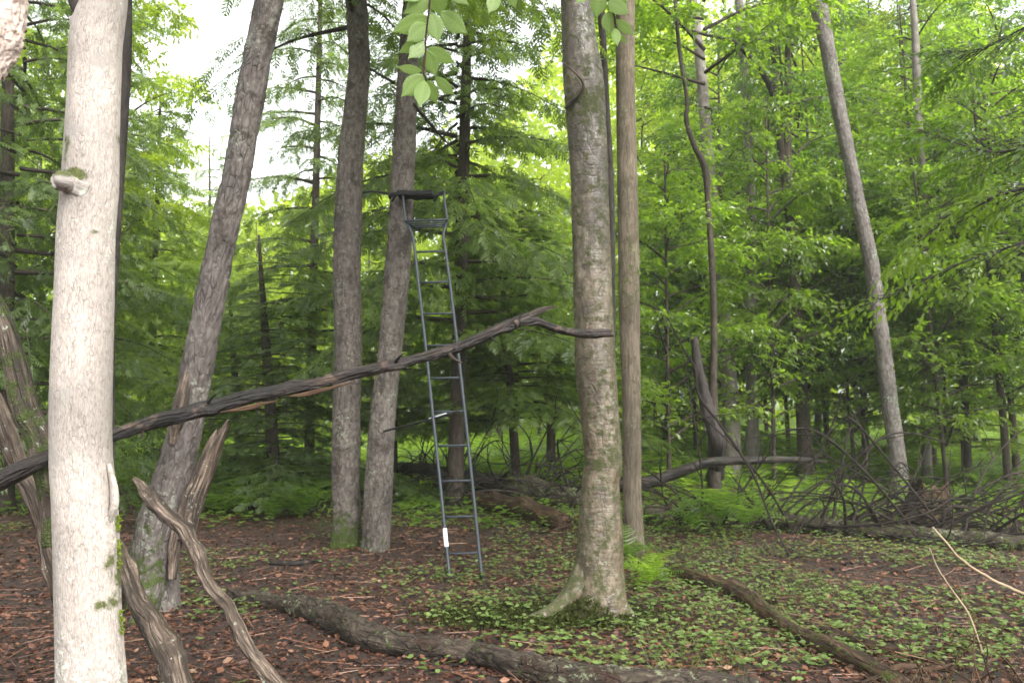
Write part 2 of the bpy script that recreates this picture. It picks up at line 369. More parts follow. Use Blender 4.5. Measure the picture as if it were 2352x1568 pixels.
M['hemshade'] = leafmat('shaded_hemlock_needles', (.026, .044, .014), (.075, .11, .03), (.22, .34, .05), tf=.42, rough=.45, spec=.4)  # hemlock needle colour darkened to paint in the shade on the darkest trees
M['hemlight'] = leafmat('light_hemlock_needles', (.060, .095, .018), (.135, .185, .03), (.38, .54, .05), tf=.46, rough=.5, spec=.3)
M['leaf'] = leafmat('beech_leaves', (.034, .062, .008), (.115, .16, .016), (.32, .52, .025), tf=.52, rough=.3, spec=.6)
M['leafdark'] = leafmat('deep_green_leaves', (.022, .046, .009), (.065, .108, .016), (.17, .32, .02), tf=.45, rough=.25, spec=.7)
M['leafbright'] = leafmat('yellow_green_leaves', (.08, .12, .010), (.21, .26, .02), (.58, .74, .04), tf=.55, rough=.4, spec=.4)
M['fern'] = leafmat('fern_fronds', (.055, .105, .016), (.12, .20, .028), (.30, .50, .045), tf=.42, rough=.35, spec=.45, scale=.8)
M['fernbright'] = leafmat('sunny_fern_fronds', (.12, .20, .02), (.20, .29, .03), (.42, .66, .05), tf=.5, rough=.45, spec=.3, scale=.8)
M['herb'] = leafmat('woodland_herb_leaves', (.06, .105, .022), (.17, .235, .07), (.24, .38, .07), tf=.35, rough=.3, spec=.6, scale=1.5)
M['near'] = leafmat('young_pale_leaves', (.12, .19, .05), (.18, .26, .075), (.27, .40, .10), tf=.42, rough=.35, spec=.4, scale=2, veins=True)
M['steel'] = plain('blue_grey_painted_steel', (.020, .027, .037), rough=.45, noise=.12)
M['black'] = plain('black_nylon', (.005, .005, .006), rough=.85)
M['white'] = plain('white_sticker', (.75, .75, .78), rough=.4, noise=.03)

# leaf litter material: brown dead leaves
m, t = new_mat('dead_leaf_litter')
a = N(t, 'ShaderNodeAttribute', attribute_name='rnd')
c = ramp(t, a.outputs['Fac'], [(0, (.014, .007, .005)), (.3, (.05, .019, .011)), (.6, (.11, .042, .023)), (.85, (.20, .095, .055)), (1, (.22, .14, .09))]).outputs[0]
b = N(t, 'ShaderNodeBsdfPrincipled', Roughness=.5); b.inputs['Specular IOR Level'].default_value = .35; L(t, c, b.inputs['Base Color'])
o = N(t, 'ShaderNodeOutputMaterial'); L(t, b.outputs[0], o.inputs[0]); M['litter'] = m
# forest soil
m, t = new_mat('forest_soil')
tc = N(t, 'ShaderNodeTexCoord')
n1 = N(t, 'ShaderNodeTexNoise', Scale=14, Detail=8, Roughness=.7); L(t, tc.outputs['Object'], n1.inputs['Vector'])
vo = N(t, 'ShaderNodeTexVoronoi', Scale=22); L(t, tc.outputs['Object'], vo.inputs['Vector'])
n2 = N(t, 'ShaderNodeTexNoise', Scale=.5, Detail=5); L(t, tc.outputs['Object'], n2.inputs['Vector'])
c = ramp(t, n1.outputs['Fac'], [(.3, (.010, .006, .004)), (.5, (.03, .015, .010)), (.7, (.06, .03, .02))]).outputs[0]
c = mixc(t, .35, c, vo.outputs['Color'], 'MULTIPLY')
sx = N(t, 'ShaderNodeSeparateXYZ'); L(t, tc.outputs['Object'], sx.inputs[0])
far = math_(t, 'MULTIPLY', math_(t, 'SUBTRACT', sx.outputs['Y'], 13.0), .2)
gf = math_(t, 'ADD', ramp(t, n2.outputs['Fac'], [(.45, g3(0)), (.62, g3(.8))]).outputs[0], far); 
cl = N(t, 'ShaderNodeClamp'); L(t, math_(t, 'MULTIPLY', gf, .8), cl.inputs[0])
c = mixc(t, cl.outputs[0], c, ramp(t, n1.outputs['Fac'], [(.3, (.025, .05, .01)), (.7, (.09, .14, .025))]).outputs[0])
b = N(t, 'ShaderNodeBsdfPrincipled', Roughness=.8); L(t, c, b.inputs['Base Color'])
bp = N(t, 'ShaderNodeBump', Strength=.8); bp.inputs['Distance'].default_value = .03; L(t, n1.outputs['Fac'], bp.inputs['Height']); L(t, bp.outputs[0], b.inputs['Normal'])
o = N(t, 'ShaderNodeOutputMaterial'); L(t, b.outputs[0], o.inputs[0]); M['soil'] = m

# ------------------------------------------------------------------ ground
def axis(lo, hi, flo, fhi, fine, coarse):
    a = list(np.arange(flo, fhi, fine))
    x = flo; st = fine
    left = []
    while x > lo: st *= coarse; x -= st; left.append(x)
    x = fhi; st = fine; right = [fhi]
    while x < hi: st *= coarse; x += st; right.append(x)
    return np.array(left[::-1] + a + right)
gx = axis(-200, 200, -14, 14, .14, 1.13); gy = axis(-180, 260, 2, 24, .14, 1.13)
X, Y = np.meshgrid(gx, gy); Z = ground_z(X, Y)
I = np.arange(X.size).reshape(X.shape)
f = np.stack([I[:-1, :-1], I[:-1, 1:], I[1:, 1:], I[1:, :-1]], -1).reshape(-1, 4)
g = obj('ground', mesh('ground', np.stack([X, Y, Z], -1).reshape(-1, 3), [f]), M['soil']); g['kind'] = 'structure'

m, t = new_mat('damp_air'); v = N(t, 'ShaderNodeVolumePrincipled'); v.inputs['Density'].default_value = .0014; v.inputs['Anisotropy'].default_value = .3; v.inputs['Color'].default_value = (.93, .97, .93, 1)
o = N(t, 'ShaderNodeOutputMaterial'); L(t, v.outputs[0], o.inputs['Volume'])
mb = MB(); box(mb, (0, 50, 20), (640, 640, 44)); hz = obj('haze', mb.mesh('haze', False), m); hz['kind'] = 'stuff'; hz['label'] = 'pale damp air between the trees'
S.cycles.volume_bounces = 1

# ------------------------------------------------------------------ leaf templates
LEAF6 = np.array([[0, 0, 0], [.22, .28, .05], [.24, .62, .05], [0, 1, -.06], [-.24, .62, .05], [-.22, .28, .05]], float)
LEAF6F = np.array([[0, 1, 2, 3], [0, 3, 4, 5]])
LEAF4 = np.array([[0, 0, 0], [.27, .5, .06], [0, 1, -.05], [-.27, .5, .06]], float)
LEAF4F = np.array([[0, 1, 2], [0, 2, 3]])

def leaf_cloud(mb, pos, d, n, size, rnd, six=True):
    T, Fc = (LEAF6, LEAF6F) if six else (LEAF4, LEAF4F)
    stamp(mb, T, Fc, frames(d, n, size), pos, rnd)

def spray_template(rg, nleaf=11, length=.42, leaf=.085, ang=52):
    """flat two-ranked spray along +Y: leaf bases, directions, sizes"""
    P, D, Sz = [], [], []
    for i in range(nleaf):
        s = (i + .6) / nleaf; side = 1 if i % 2 else -1
        y = s * length; a = R(ang - 25 * s + rg.uniform(-12, 12)) * side
        P.append([.0, y, -.12 * s * s * length]); D.append([math.sin(a), math.cos(a), -.25 + rg.uniform(-.2, .15)])
        Sz.append(leaf * (1.05 - .35 * abs(s - .45) * 2) * rg.uniform(.8, 1.15))
    P.append([0, length, -.12 * length]); D.append([0, 1, -.3]); Sz.append(leaf)
    return np.array(P), unit(np.array(D)), np.array(Sz)

def put_sprays(mb, rg, base, d, n, scale, leaf=.085, nleaf=11, six=False, length=.42, jitter=.18, lr=None):
    """base (N,3), d (N,3), n (N,3) normals, scale (N)"""
    P, D, Sz = spray_template(rg, nleaf, length, leaf)
    Fm = frames(d, n, np.ones(len(base)))
    pos = np.einsum('nij,mj->nmi', Fm, P) * scale[:, None, None] + base[:, None]
    dd = np.einsum('nij,mj->nmi', Fm, D) + rg.normal(0, jitter, (len(base), len(P), 3))
    nn = Fm[:, None, :, 2] + rg.normal(0, jitter * 1.3, (len(base), len(P), 3))
    sz = Sz[None] * scale[:, None] * rg.uniform(.85, 1.15, (len(base), len(P)))
    lr = rg.uniform(0, 1, len(base)) if lr is None else lr
    rnd = np.clip(lr[:, None] * .5 + rg.uniform(0, 1, (len(base), 1)) * .25 + .6 * rg.uniform(0, .4, (len(base), len(P))), 0, 1)
    leaf_cloud(mb, pos.reshape(-1, 3), dd.reshape(-1, 3), nn.reshape(-1, 3), sz.ravel(), rnd.ravel(), six)

def broad_crown(seed, h0, h1, nlimb, reach, leaf=.085, nleaf=8, dens=1.0, rise=.62, six=False):
    """limbs and leaf sprays round a straight stem on the z axis"""
    rg = np.random.default_rng(seed); lb = MB(); lv = MB()
    B, D, Nn, Sc = [], [], [], []
    LR = []
    for i in range(nlimb):
        s = (i + rg.uniform(0, 1)) / nlimb; h = h0 + (h1 - h0) * s; lr = rg.uniform(0, 1); thick = rg.choice([.35, 1, 1.6])
        az = i * 2.4 + rg.uniform(-.9, .9)
        Lm = reach * (1 - .65 * s ** 1.6) * rg.uniform(.65, 1.15) * (.7 + .3 * min(1, s * 4))
        out = np.array([math.cos(az), math.sin(az), 0]); e = rise * rg.uniform(.3, 1.6)
        side = np.array([-out[1], out[0], 0]); bend = rg.uniform(-.25, .25)
        p = [np.array([0, 0, h]) + out * Lm * q + side * bend * Lm * q * q + np.array([0, 0, 1]) * Lm * (e * q - .42 * e * q * q * 1.3) for q in (0, .3, .65, 1)]
        c, _, T = tube(lb, p, [.016 + .008 * Lm, .010 + .005 * Lm, .007, .003], 5, 12, seed=seed + i, cap=False)
        nt_ = max(3, int(Lm * 6.5 * dens))
        for k in range(nt_):
            q = .18 + .82 * (k + rg.uniform(0, 1)) / nt_; j = min(11, int(q * 11))
            sg = 1 if k % 2 else -1
            dv = T[j] * rg.uniform(.3, 1) + sg * np.cross(T[j], [0, 0, 1]) * rg.uniform(.5, 1.2) + np.array([0, 0, rg.uniform(-.25, .3)])
            dv = unit(dv); Lt = rg.uniform(.25, .8) * (1.25 - .6 * q)
            pe = c[j] + dv * Lt; 
            tube(lb, [c[j], c[j] + dv * Lt * .5 + [0, 0, .03], pe], [.007, .005, .002], 3, 4, cap=False)
            for w in range(max(1, int((3 + Lt * 5) * thick))):
                u = rg.uniform(.1, 1); d2 = unit(dv + rg.normal(0, .5, 3) * [1, 1, .35])
                B.append(c[j] + dv * Lt * u); D.append(d2 + [0, 0, rg.uniform(-.75, .05)]); Nn.append([rg.normal(0, .32), rg.normal(0, .32), 1]); Sc.append(rg.uniform(.6, 1.3)); LR.append(lr)
        B.append(c[-1]); D.append(T[-1] + [0, 0, -.2]); Nn.append([0, 0, 1.]); Sc.append(1.1); LR.append(lr)
    put_sprays(lv, rg, np.array(B), unit(np.array(D)), unit(np.array(Nn)), np.array(Sc), leaf=leaf, nleaf=nleaf, six=six, lr=np.array(LR), jitter=.34)
    return lb.mesh('limbs'), lv.mesh('crown', smooth=False)

def hem_spray(rg, n=5, length=.22):
    V, Fc, k = [], [], 0
    for i in range(n):
        s = (i + .5) / n
        for sd_ in (-1, 1):
            l = .10 * math.sin(math.pi * min(1, s * .8 + .17)) * rg.uniform(.75, 1.2); a = R(58 - 20 * s + rg.uniform(-7, 7)) * sd_
            b = np.array([0, s * length, -.16 * s * s * length]); d = np.array([math.sin(a), math.cos(a), -.28 - .2 * rg.random()])
            w = np.cross(d, [0, 0, 1]); w = w / np.linalg.norm(w) * .0125
            V += [b, b + d * l * .45 + w + [0, 0, .004], b + d * l, b + d * l * .45 - w + [0, 0, -.004]]; Fc.append([k, k + 1, k + 2, k + 3]); k += 4
    V += [[-.008, 0, 0], [.008, 0, 0], [.004, length * 1.1, -.2 * length], [-.004, length * 1.1, -.2 * length]]; Fc.append([k, k + 1, k + 2, k + 3])
    return np.array(V, float), np.array(Fc)

def hem_crown(seed, h0, h1, nb, reach, dens=1.0, droop=.35, top=True, scl=1.0):
    rg = np.random.default_rng(seed); lb = MB(); lv = MB(); TV, TF = hem_spray(rg)
    B, D, Nn, Sc = [], [], [], []
    for i in range(nb):
        s = (i + rg.uniform(0, 1)) / nb; h = h0 + (h1 - h0) * s
        az = i * 2.4 + rg.uniform(-.6, .6)
        Lb = reach * ((1 - s) ** .75 * .93 + .07 if top else 1 - .3 * s) * rg.uniform(.6, 1.25)
        out = np.array([math.cos(az), math.sin(az), 0]); side = np.array([-out[1], out[0], 0]); bd = rg.uniform(-.15, .15)
        dr = droop * rg.uniform(.6, 1.5)
        p = [np.array([0, 0, h]) + out * Lb * q + side * bd * Lb * q * q + np.array([0, 0, 1]) * Lb * (.14 * q - dr * q * q) for q in (0, .33, .66, 1)]
        c, _, T = tube(lb, p, [.016 + .008 * Lb, .012 + .004 * Lb, .008, .003], 4, 12, seed=seed + i, cap=False)
        nt_ = max(3, int(Lb * 12 * dens))
        for k in range(nt_):
            q = .15 + .85 * (k + rg.uniform(0, 1)) / nt_; j = min(11, int(q * 11)); sg = 1 if k % 2 else -1
            ext = .55 * Lb * (1 - q) ** .6 * .7 + .12
            dv = unit(T[j] * rg.uniform(.5, 1.1) + sg * np.cross(T[j], [0, 0, 1]) * rg.uniform(.6, 1.1))
            m_ = max(1, int(ext / .17 + rg.uniform(0, .8)))
            for w in range(m_):
                u = w * .16; base = c[j] + dv * u + rg.normal(0, .03, 3) + [0, 0, -.3 * u * u - .01 * u]
                B.append(base); D.append(dv + rg.normal(0, .38, 3) + [0, 0, -.2 - .5 * u]); Nn.append([rg.normal(0, .4), rg.normal(0, .4), 1]); Sc.append(rg.uniform(.75, 1.25) * scl)
        B.append(c[-1]); D.append(T[-1] + [0, 0, -.3]); Nn.append([0, 0, 1.]); Sc.append(scl)
    B, D, Nn, Sc = map(np.array, (B, D, Nn, Sc))
    rnd = rg.uniform(0, 1, len(B))
    stamp(lv, TV, TF, frames(unit(D), unit(Nn), Sc), B, rnd)
    return lb.mesh('limbs'), lv.mesh('crown', smooth=False)

# crown kinds, shared by copies
HEM = [hem_crown(11, .9, 9.5, 74, 2.7), hem_crown(12, .8, 10, 80, 3.0, droop=.45), hem_crown(13, 1.2, 11.5, 78, 2.5, droop=.3), hem_crown(15, 2.6, 12, 66, 2.7, droop=.34, dens=1), hem_crown(16, 2.3, 10, 84, 3.0, droop=.36, dens=1.25)]
HIGH_HEM = hem_crown(14, 7.4, 15, 32, 2.8, dens=.8)
BRO = [broad_crown(21, 1.5, 9.5, 40, 2.9, leaf=.115), broad_crown(22, 1.8, 11, 44, 3.2, leaf=.12), broad_crown(23, .9, 7, 32, 2.2, leaf=.115), broad_crown(24, 3.0, 14, 42, 3.4, leaf=.14)]
HIGH_BRO = broad_crown(25, 7.5, 15, 26, 3.6, leaf=.13, nleaf=8, dens=.8)

def crown_on(t, kind, lm, wood, rot=0, sc=1.0, scz=None, loc=(0, 0, 0), name='crown'):
    """limbs + crown as parts of the tree; the mesh data are shared, the materials sit on the object"""
    for nm, me, mt in (('limbs', kind[0], wood), (name, kind[1], lm)):
        o = bpy.data.objects.new(nm, me)
        if len(me.materials) == 0: me.materials.append(mt)
        o.parent = t; o.rotation_euler = (0, 0, rot); o.scale = (sc, sc, scz or sc); o.location = loc; C.objects.link(o)
        o.material_slots[0].link = 'OBJECT'; o.material_slots[0].material = mt
        if nm == 'limbs': o['kind'] = 'stuff'

def world_trunk(t, name, pts, rad, mat, sides=40, n=160, **kw):
    """trunk given in place coordinates, stored relative to the tree's own base"""
    base = np.array(t.location); mb = MB()
    tube(mb, np.array(pts) - base, rad, sides, n, **kw)
    return obj(name, mb.mesh(name), mat, t)

def moss_low(z0, z1, amt=.75, base=0.0, side=None):
    def f(V, bc):
        k = np.clip((z1 - bc[:, 2]) / max(1e-6, z1 - z0), 0, 1) * amt + base
        return k
    return f

def px_tree(name, label, rows, depth_base, mat, lean=0.0, top_extra=3.0, sides=40, n=200, group=None, flare=(.5, .25, 5), cat='tree', slim=.95, **kw):
    """rows: (left, right, y) of the stem in the reference, top to bottom; last row is the base"""
    pts, rad = [], []
    yb = rows[-1][2]
    for (l, r, y) in rows[::-1]:
        d = depth_base + lean * (yb - y) / 1000.0
        pts.append(at((l + r) / 2, y, d)); rad.append(px_r((r - l) * slim, d))
    d = np.array(pts[-1]) - np.array(pts[-2]); d = d / np.linalg.norm(d)
    pts.append(pts[-1] + d * top_extra * .5 + [0, 0, top_extra * .1]); rad.append(rad[-1] * .9)
    pts.append(pts[-1] + d * top_extra * .5 + [0, 0, top_extra * .4]); rad.append(rad[-1] * .6)
    b = pts[0].copy(); b[2] = float(ground_z(b[0], b[1]))
    pts[0] = b + [0, 0, -.12] 
    t = thing(name, label, cat, tuple(b), group)
    tr = world_trunk(t, 'trunk', pts, rad, mat, sides, n, flare=flare, **kw)
    return t, pts, tr

def D_at(u, v): return float(gnd(u, v)[1])

# ------------------------------------------------------------------ the main trees
# pale trunk close to the camera
def moss_pale(V, bc):
    k = np.zeros(len(V))
    for (u, v, ru, rv, s) in ((250, 312, 18, 22, .75), (158, 350, 14, 36, .8), (172, 408, 38, 20, .95), (262, 1310, 20, 85, .9), (240, 1392, 26, 20, .7), (272, 1130, 14, 70, .8), (277, 1500, 12, 120, .9), (250, 590, 10, 50, .6), (222, 532, 14, 10, .6)):
        c_ = at(u, v, 2.55) - np.array(T1.location); r_ = px_r(2, 2.6)
        d = ((V[:, 0] - c_[0]) / (ru * r_)) ** 2 + ((V[:, 2] - c_[2]) / (rv * r_)) ** 2
        k = np.maximum(k, s * np.exp(-d * .8) * 1.15)
    return k
rows = [(188, 294, -40), (184, 291, 15), (170, 286, 55), (161, 281, 95), (157, 276, 210), (150, 272, 330), (143, 270, 430), (134, 262, 540), (128, 258, 700), (120, 254, 900), (119, 254, 1050), (124, 262, 1140), (128, 268, 1250), (132, 272, 1400), (136, 284, 1568)]
pts = [at((l + r) / 2, y, 2.6) for l, r, y in rows[::-1]]; rad = [px_r((r - l) * .97, 2.6) for l, r, y in rows[::-1]]
dn = pts[0] - pts[1]; gb = pts[0] + dn / abs(dn[2]) * (pts[0][2] + .1)
pts = [gb] + pts; rad = [rad[0] * 1.25] + rad
up = pts[-1] + np.array([.05, .1, 1.8]); pts.append(up); rad.append(rad[-1] * .95); pts.append(up + [.1, .2, 3.5]); rad.append(.04)
T1 = thing('maple_tree', 'pale cream barked trunk nearest the camera, with a knob and moss spots', 'tree', (gb[0], gb[1], float(ground_z(gb[0], gb[1]))))
mb = MB(); c, rr, TT = tube(mb, np.array(pts) - np.array(T1.location), rad, 96, 760, rough=.045, rf=1.6, rz=2.2, seed=3, ridge=.02, plates=.008, cell=(.012, .02), flare=(.5, .2, 5), moss=moss_pale)
obj('trunk', mb.mesh('trunk'), M['pale'], T1)
mb = MB(); kp = at(160, 418, 2.52) - np.array(T1.location); ke = at(136, 414, 2.47) - np.array(T1.location)
tube(mb, [kp + [.035, .03, -.02], kp + [.0, 0, -.005], ke + [-.004, 0, .004], ke + [-.012, -.004, .004]], [.040, .032, .027, .016], 24, 30, rough=.3, rf=2.6, seed=5, moss=lambda V, bc: np.clip((V[:, 2] - kp[2] + .01) * 40, 0, 1) * .95)
obj('knot', mb.mesh('knot'), M['pale'], T1)
mb = MB(); kp = at(262, 1140, 2.58) - np.array(T1.location)
tube(mb, [kp + [-.02, 0, .10], kp + [.004, -.01, .03], kp + [.006, -.01, -.03], kp + [-.02, 0, -.09]], [.006, .010, .012, .006], 18, 30, rough=.35, rf=3, seed=6, moss=lambda V, bc: np.full(len(V), .45))
obj('bark_ridge', mb.mesh('bark_ridge'), M['pale'], T1)
# broken fork stub, dark inside
mb = MB(); a0 = at(196, 66, 2.62) - np.array(T1.location); a1 = at(176, 34, 2.62) - np.array(T1.location)
tube(mb, [a0 + [.02, 0, -.08], a0 + [.0, 0, -.03], a1 + [-.0, 0, -.004]], [.035, .036, .026], 28, 30, rough=.12, seed=9, jag=.03)
obj('broken_fork', mb.mesh('broken_fork'), M['pale'], T1)
# moss tufts on its shaded side
mb = MB(); k = 900
v = rng.uniform(1120, 1568, k); base = np.array([at(268 + (vv - 1120) / 448 * 14 + rng.normal(0, 2.5), vv, 2.6 + rng.normal(0, .012)) for vv in v]) - np.array(T1.location)
keep = vnoise(np.stack([v / 30, v * 0, v * 0], -1), 4) > -.15; base = base[keep]
dd = unit(np.array([.8, -.2, .3]) + rng.normal(0, .45, base.shape))
leaf_cloud(mb, base - dd * .004, dd, unit(rng.normal(0, 1, base.shape)), rng.uniform(.006, .014, len(base)), rng.uniform(0, 1, len(base)), False)
o = obj('moss', mb.mesh('moss', False), leafmat('moss_tufts', (.10, .14, .012), (.2, .25, .03), (.2, .3, .02), .2, .8, .1), T1); o['kind'] = 'stuff'
crown_on(T1, HIGH_BRO, M['leaf'], M['mid'], 1.0, .55, .8, (.2, .4, -.8))

T2, _, _ = px_tree('dark_tree', 'thin blackish trunk half hidden behind the nearest pale trunk', [(268, 304, -20), (262, 302, 150), (258, 292, 320), (240, 276, 560), (228, 264, 760), (222, 262, 1000), (205, 256, 1200), (200, 250, 1440)], 6.2, M['dark'], sides=20, n=90, rough=.05, seed=12)

def splash(base_amt, h, extra=0):
    return lambda V, bc: np.clip(1 - bc[:, 2] / h, 0, 1) * base_amt + extra
T3, _, _ = px_tree('leaning_tree', 'large grey-brown trunk leaning right, splintered at its base, left of centre', [(590, 656, -20), (562, 626, 120), (545, 612, 200), (512, 578, 400), (466, 532, 600), (424, 500, 800), (396, 470, 950), (366, 448, 1060), (330, 428, 1160), (302, 412, 1270), (296, 410, 1400)],
                   D_at(350, 1395), M['brown'], top_extra=5, plates=.12, sides=84, n=420, rough=.10, rf=2.2, rz=3, seed=21, ridge=.05, flare=(.22, .22, 5), moss=lambda V, bc: np.clip(1.25 - bc[:, 2] / 1.1, 0, 1) * .85 * (V[:, 0] < .12))
dB = D_at(350, 1395)
def local_tube(t, name, P, r, mat, sides=18, n=50, **kw):
    mb = MB(); tube(mb, np.array(P) - np.array(t.location), r, sides, n, **kw); return obj(name, mb.mesh(name), mat, t)
local_tube(T3, 'splintered_limb', [at(425, 1240, dB - .15), at(440, 1160, dB - .12), at(470, 1080, dB - .1), at(492, 1020, dB - .1), at(508, 985, dB - .1)], [.06, .075, .07, .06, .042], M['dead'], 30, 110, rough=.28, rf=2.6, rz=1.4, seed=8, jag=.16, ridge=.1)
local_tube(T3, 'splinter', [at(395, 1330, dB - .17), at(405, 1240, dB - .14), at(430, 1150, dB - .14), at(448, 1090, dB - .16)], [.03, .045, .035, .012], M['dead'], 18, 60, rough=.3, rf=2.6, rz=1.4, seed=18, jag=.06)
local_tube(T3, 'splinter', [at(395, 1020, dB - .14), at(410, 950, dB - .14), at(425, 880, dB - .12), at(432, 840, dB - .1)], [.02, .06, .045, .015], M['dead'], 18, 60, rough=.3, rf=2.6, rz=1.4, seed=19)
local_tube(T3, 'root', [at(350, 1330, dB - .1), at(330, 1400, dB - .3), at(300, 1440, dB - .5)], [.12, .08, .03], M['brown'], 18, 30, rough=.2, seed=31, moss=lambda V, bc: np.full(len(V), .7))
crown_on(T3, HIGH_HEM, M['hem'], M['mid'], .4, .85, .8, (1.6, 0, 0))

T4, _, _ = px_tree('hemlock_tree', 'slightly curved scaly grey trunk, left one of the two whose bases touch', [(790, 842, -20), (798, 850, 100), (797, 850, 180), (778, 838, 330), (767, 833, 480), (764, 830, 620), (768, 831, 800), (764, 829, 950), (761, 828, 1100), (764, 830, 1180), (758, 830, 1258)],
                   D_at(795, 1255), M['scaly'], top_extra=6, plates=.11, sides=80, n=420, rough=.07, rf=2.2, rz=3, seed=41, ridge=.05, flare=(.5, .14, 6), moss=lambda V, bc: np.clip(1.15 - bc[:, 2] / .75, 0, 1) * .95 + .06)
crown_on(T4, HIGH_HEM, M['hem'], M['mid'], 2.4, .85, .8)
T5, _, _ = px_tree('hemlock_tree', 'reddish grey scaly trunk carrying the ladder stand seat', [(926, 962, -20), (918, 962, 80), (908, 960, 220), (900, 956, 350), (893, 950, 480), (886, 946, 580), (876, 935, 700), (865, 922, 830), (852, 912, 930), (842, 906, 1040), (834, 902, 1150), (830, 893, 1262)],
                   D_at(862, 1262), M['scaly'], top_extra=6, plates=.11, sides=80, n=420, rough=.07, rf=2.2, rz=3, seed=51, ridge=.05, flare=(.32, .12, 6), moss=lambda V, bc: np.clip(.75 - bc[:, 2] / .8, 0, 1) * .9 + .08 * (V[:, 0] < 0))
crown_on(T5, HIGH_HEM, M['hemlight'], M['mid'], 3.9, .8, .85)
dT6 = D_at(1370, 1415)
def moss_birch(V, bc):
    z = bc[:, 2]; x = V[:, 0]
    k = np.clip(1.0 - z / .8, 0, 1) * .62 + .62 * np.clip(-x / .2, 0, 1) * np.clip(1.9 - z, 0, 1)
    k = np.maximum(k, .85 * np.exp(-((z - 1.27) / .1) ** 2))
    k = np.maximum(k, .72 * np.exp(-((z - 4.2) / .45) ** 2) * (np.abs(vnoise(bc * [5, 5, 3], 3)) + .55))
    k = np.maximum(k, .66 * np.exp(-((z - 3.3) / .3) ** 2) * (x > .05))
    k = np.maximum(k, .52 + .10 * vnoise(bc * [4, 4, 2.2], 19))
    return k
T6, _, _ = px_tree('yellow_birch_tree', 'thick glossy yellow birch trunk with mossy roots, right of centre', [(1284, 1362, -20), (1286, 1372, 80), (1290, 1392, 190), (1298, 1396, 290), (1306, 1400, 400), (1312, 1406, 560), (1314, 1410, 700), (1318, 1416, 820), (1328, 1422, 920), (1338, 1428, 1020), (1340, 1430, 1070), (1334, 1424, 1110), (1326, 1432, 1220), (1318, 1436, 1320), (1306, 1450, 1420)],
                   dT6, M['birch'], top_extra=6, plates=.03, cell=(.035, .03), sides=84, n=520, rough=.055, rf=1.8, rz=2.2, seed=61, ridge=.035, flare=(.10, .14, 5), moss=moss_birch)
crown_on(T6, HIGH_BRO, M['leaf'], M['mid'], .3, .9, .9)
b6 = np.array(T6.location)
for i, (P, r, ms) in enumerate([
    ([b6 + [-.08, 0, .42], b6 + [-.24, -.10, .15], b6 + [-.50, -.22, .03], b6 + [-.85, -.25, -.02], b6 + [-1.05, -.2, -.06]], [.09, .075, .055, .04, .015], .78),
    ([b6 + [.06, .02, .22], b6 + [.22, -.10, .02], b6 + [.40, -.2, -.06]], [.08, .045, .02], .7),
    ([b6 + [-.05, -.06, .2], b6 + [-.2, -.3, .0], b6 + [-.3, -.5, -.08]], [.08, .05, .02], .72)]):
    local_tube(T6, 'root', P, r, M['birch'], 28, 50, rough=.25, rf=2, rz=5, seed=70 + i, moss=(lambda k: lambda V, bc: np.full(len(V), k))(ms))
local_tube(T6, 'dead_branch', [at(1300, 250, dT6 - .1), at(1340, 195, dT6 - .22), at(1290, 140, dT6 - .35)], [.016, .011, .005], M['dead'], 8, 20)
dT7 = D_at(1458, 1268)
T7, _, _ = px_tree('maple_tree', 'slim straight tan trunk just behind the yellow birch', [(1412, 1460, -20), (1413, 1460, 200), (1416, 1466, 420), (1418, 1470, 600), (1422, 1471, 760), (1428, 1472, 900), (1430, 1474, 1020), (1430, 1474, 1130), (1432, 1478, 1200), (1434, 1482, 1268)],
                   dT7, M['tan'], top_extra=6, sides=48, n=280, rough=.035, rf=1.6, rz=2, seed=81, ridge=.05, flare=(.15, .14, 5), moss=lambda V, bc: .42 * np.exp(-((bc[:, 2] - 3.2) / .7) ** 2) + np.clip(.55 - bc[:, 2] / 1.2, 0, 1) + .1)
crown_on(T7, HIGH_BRO, M['leafbright'], M['mid'], 2.3, .8, .9)
px_tree('dark_tree', 'dark slim trunk seen in the gap behind the yellow birch', [(1368, 1388, -20), (1384, 1400, 220), (1394, 1412, 450), (1396, 1414, 700), (1398, 1414, 1000), (1396, 1412, 1200)], 10.5, M['dark'], sides=16, n=60, seed=85, rough=.05)
T8, _, _ = px_tree('leaning_tree', 'long grey lichened trunk leaning left on the right of the scene', [(1846, 1902, -20), (1866, 1914, 60), (1882, 1926, 130), (1908, 1950, 260), (1930, 1970, 360), (1950, 1990, 460), (1978, 2022, 600), (1992, 2036, 700), (2010, 2056, 830), (2020, 2068, 930), (2036, 2084, 1040), (2046, 2100, 1150)],
                   D_at(2072, 1150), M['grey'], slim=.76, top_extra=6, plates=.08, sides=56, n=400, rough=.06, rf=2, rz=3, seed=91, ridge=.04, flare=(.1, .15, 5), moss=lambda V, bc: np.clip(.6 - bc[:, 2] / 2.5, 0, 1))
crown_on(T8, HIGH_BRO, M['leaf'], M['mid'], 1.3, .9, .9, (-3.2, 0, 0))

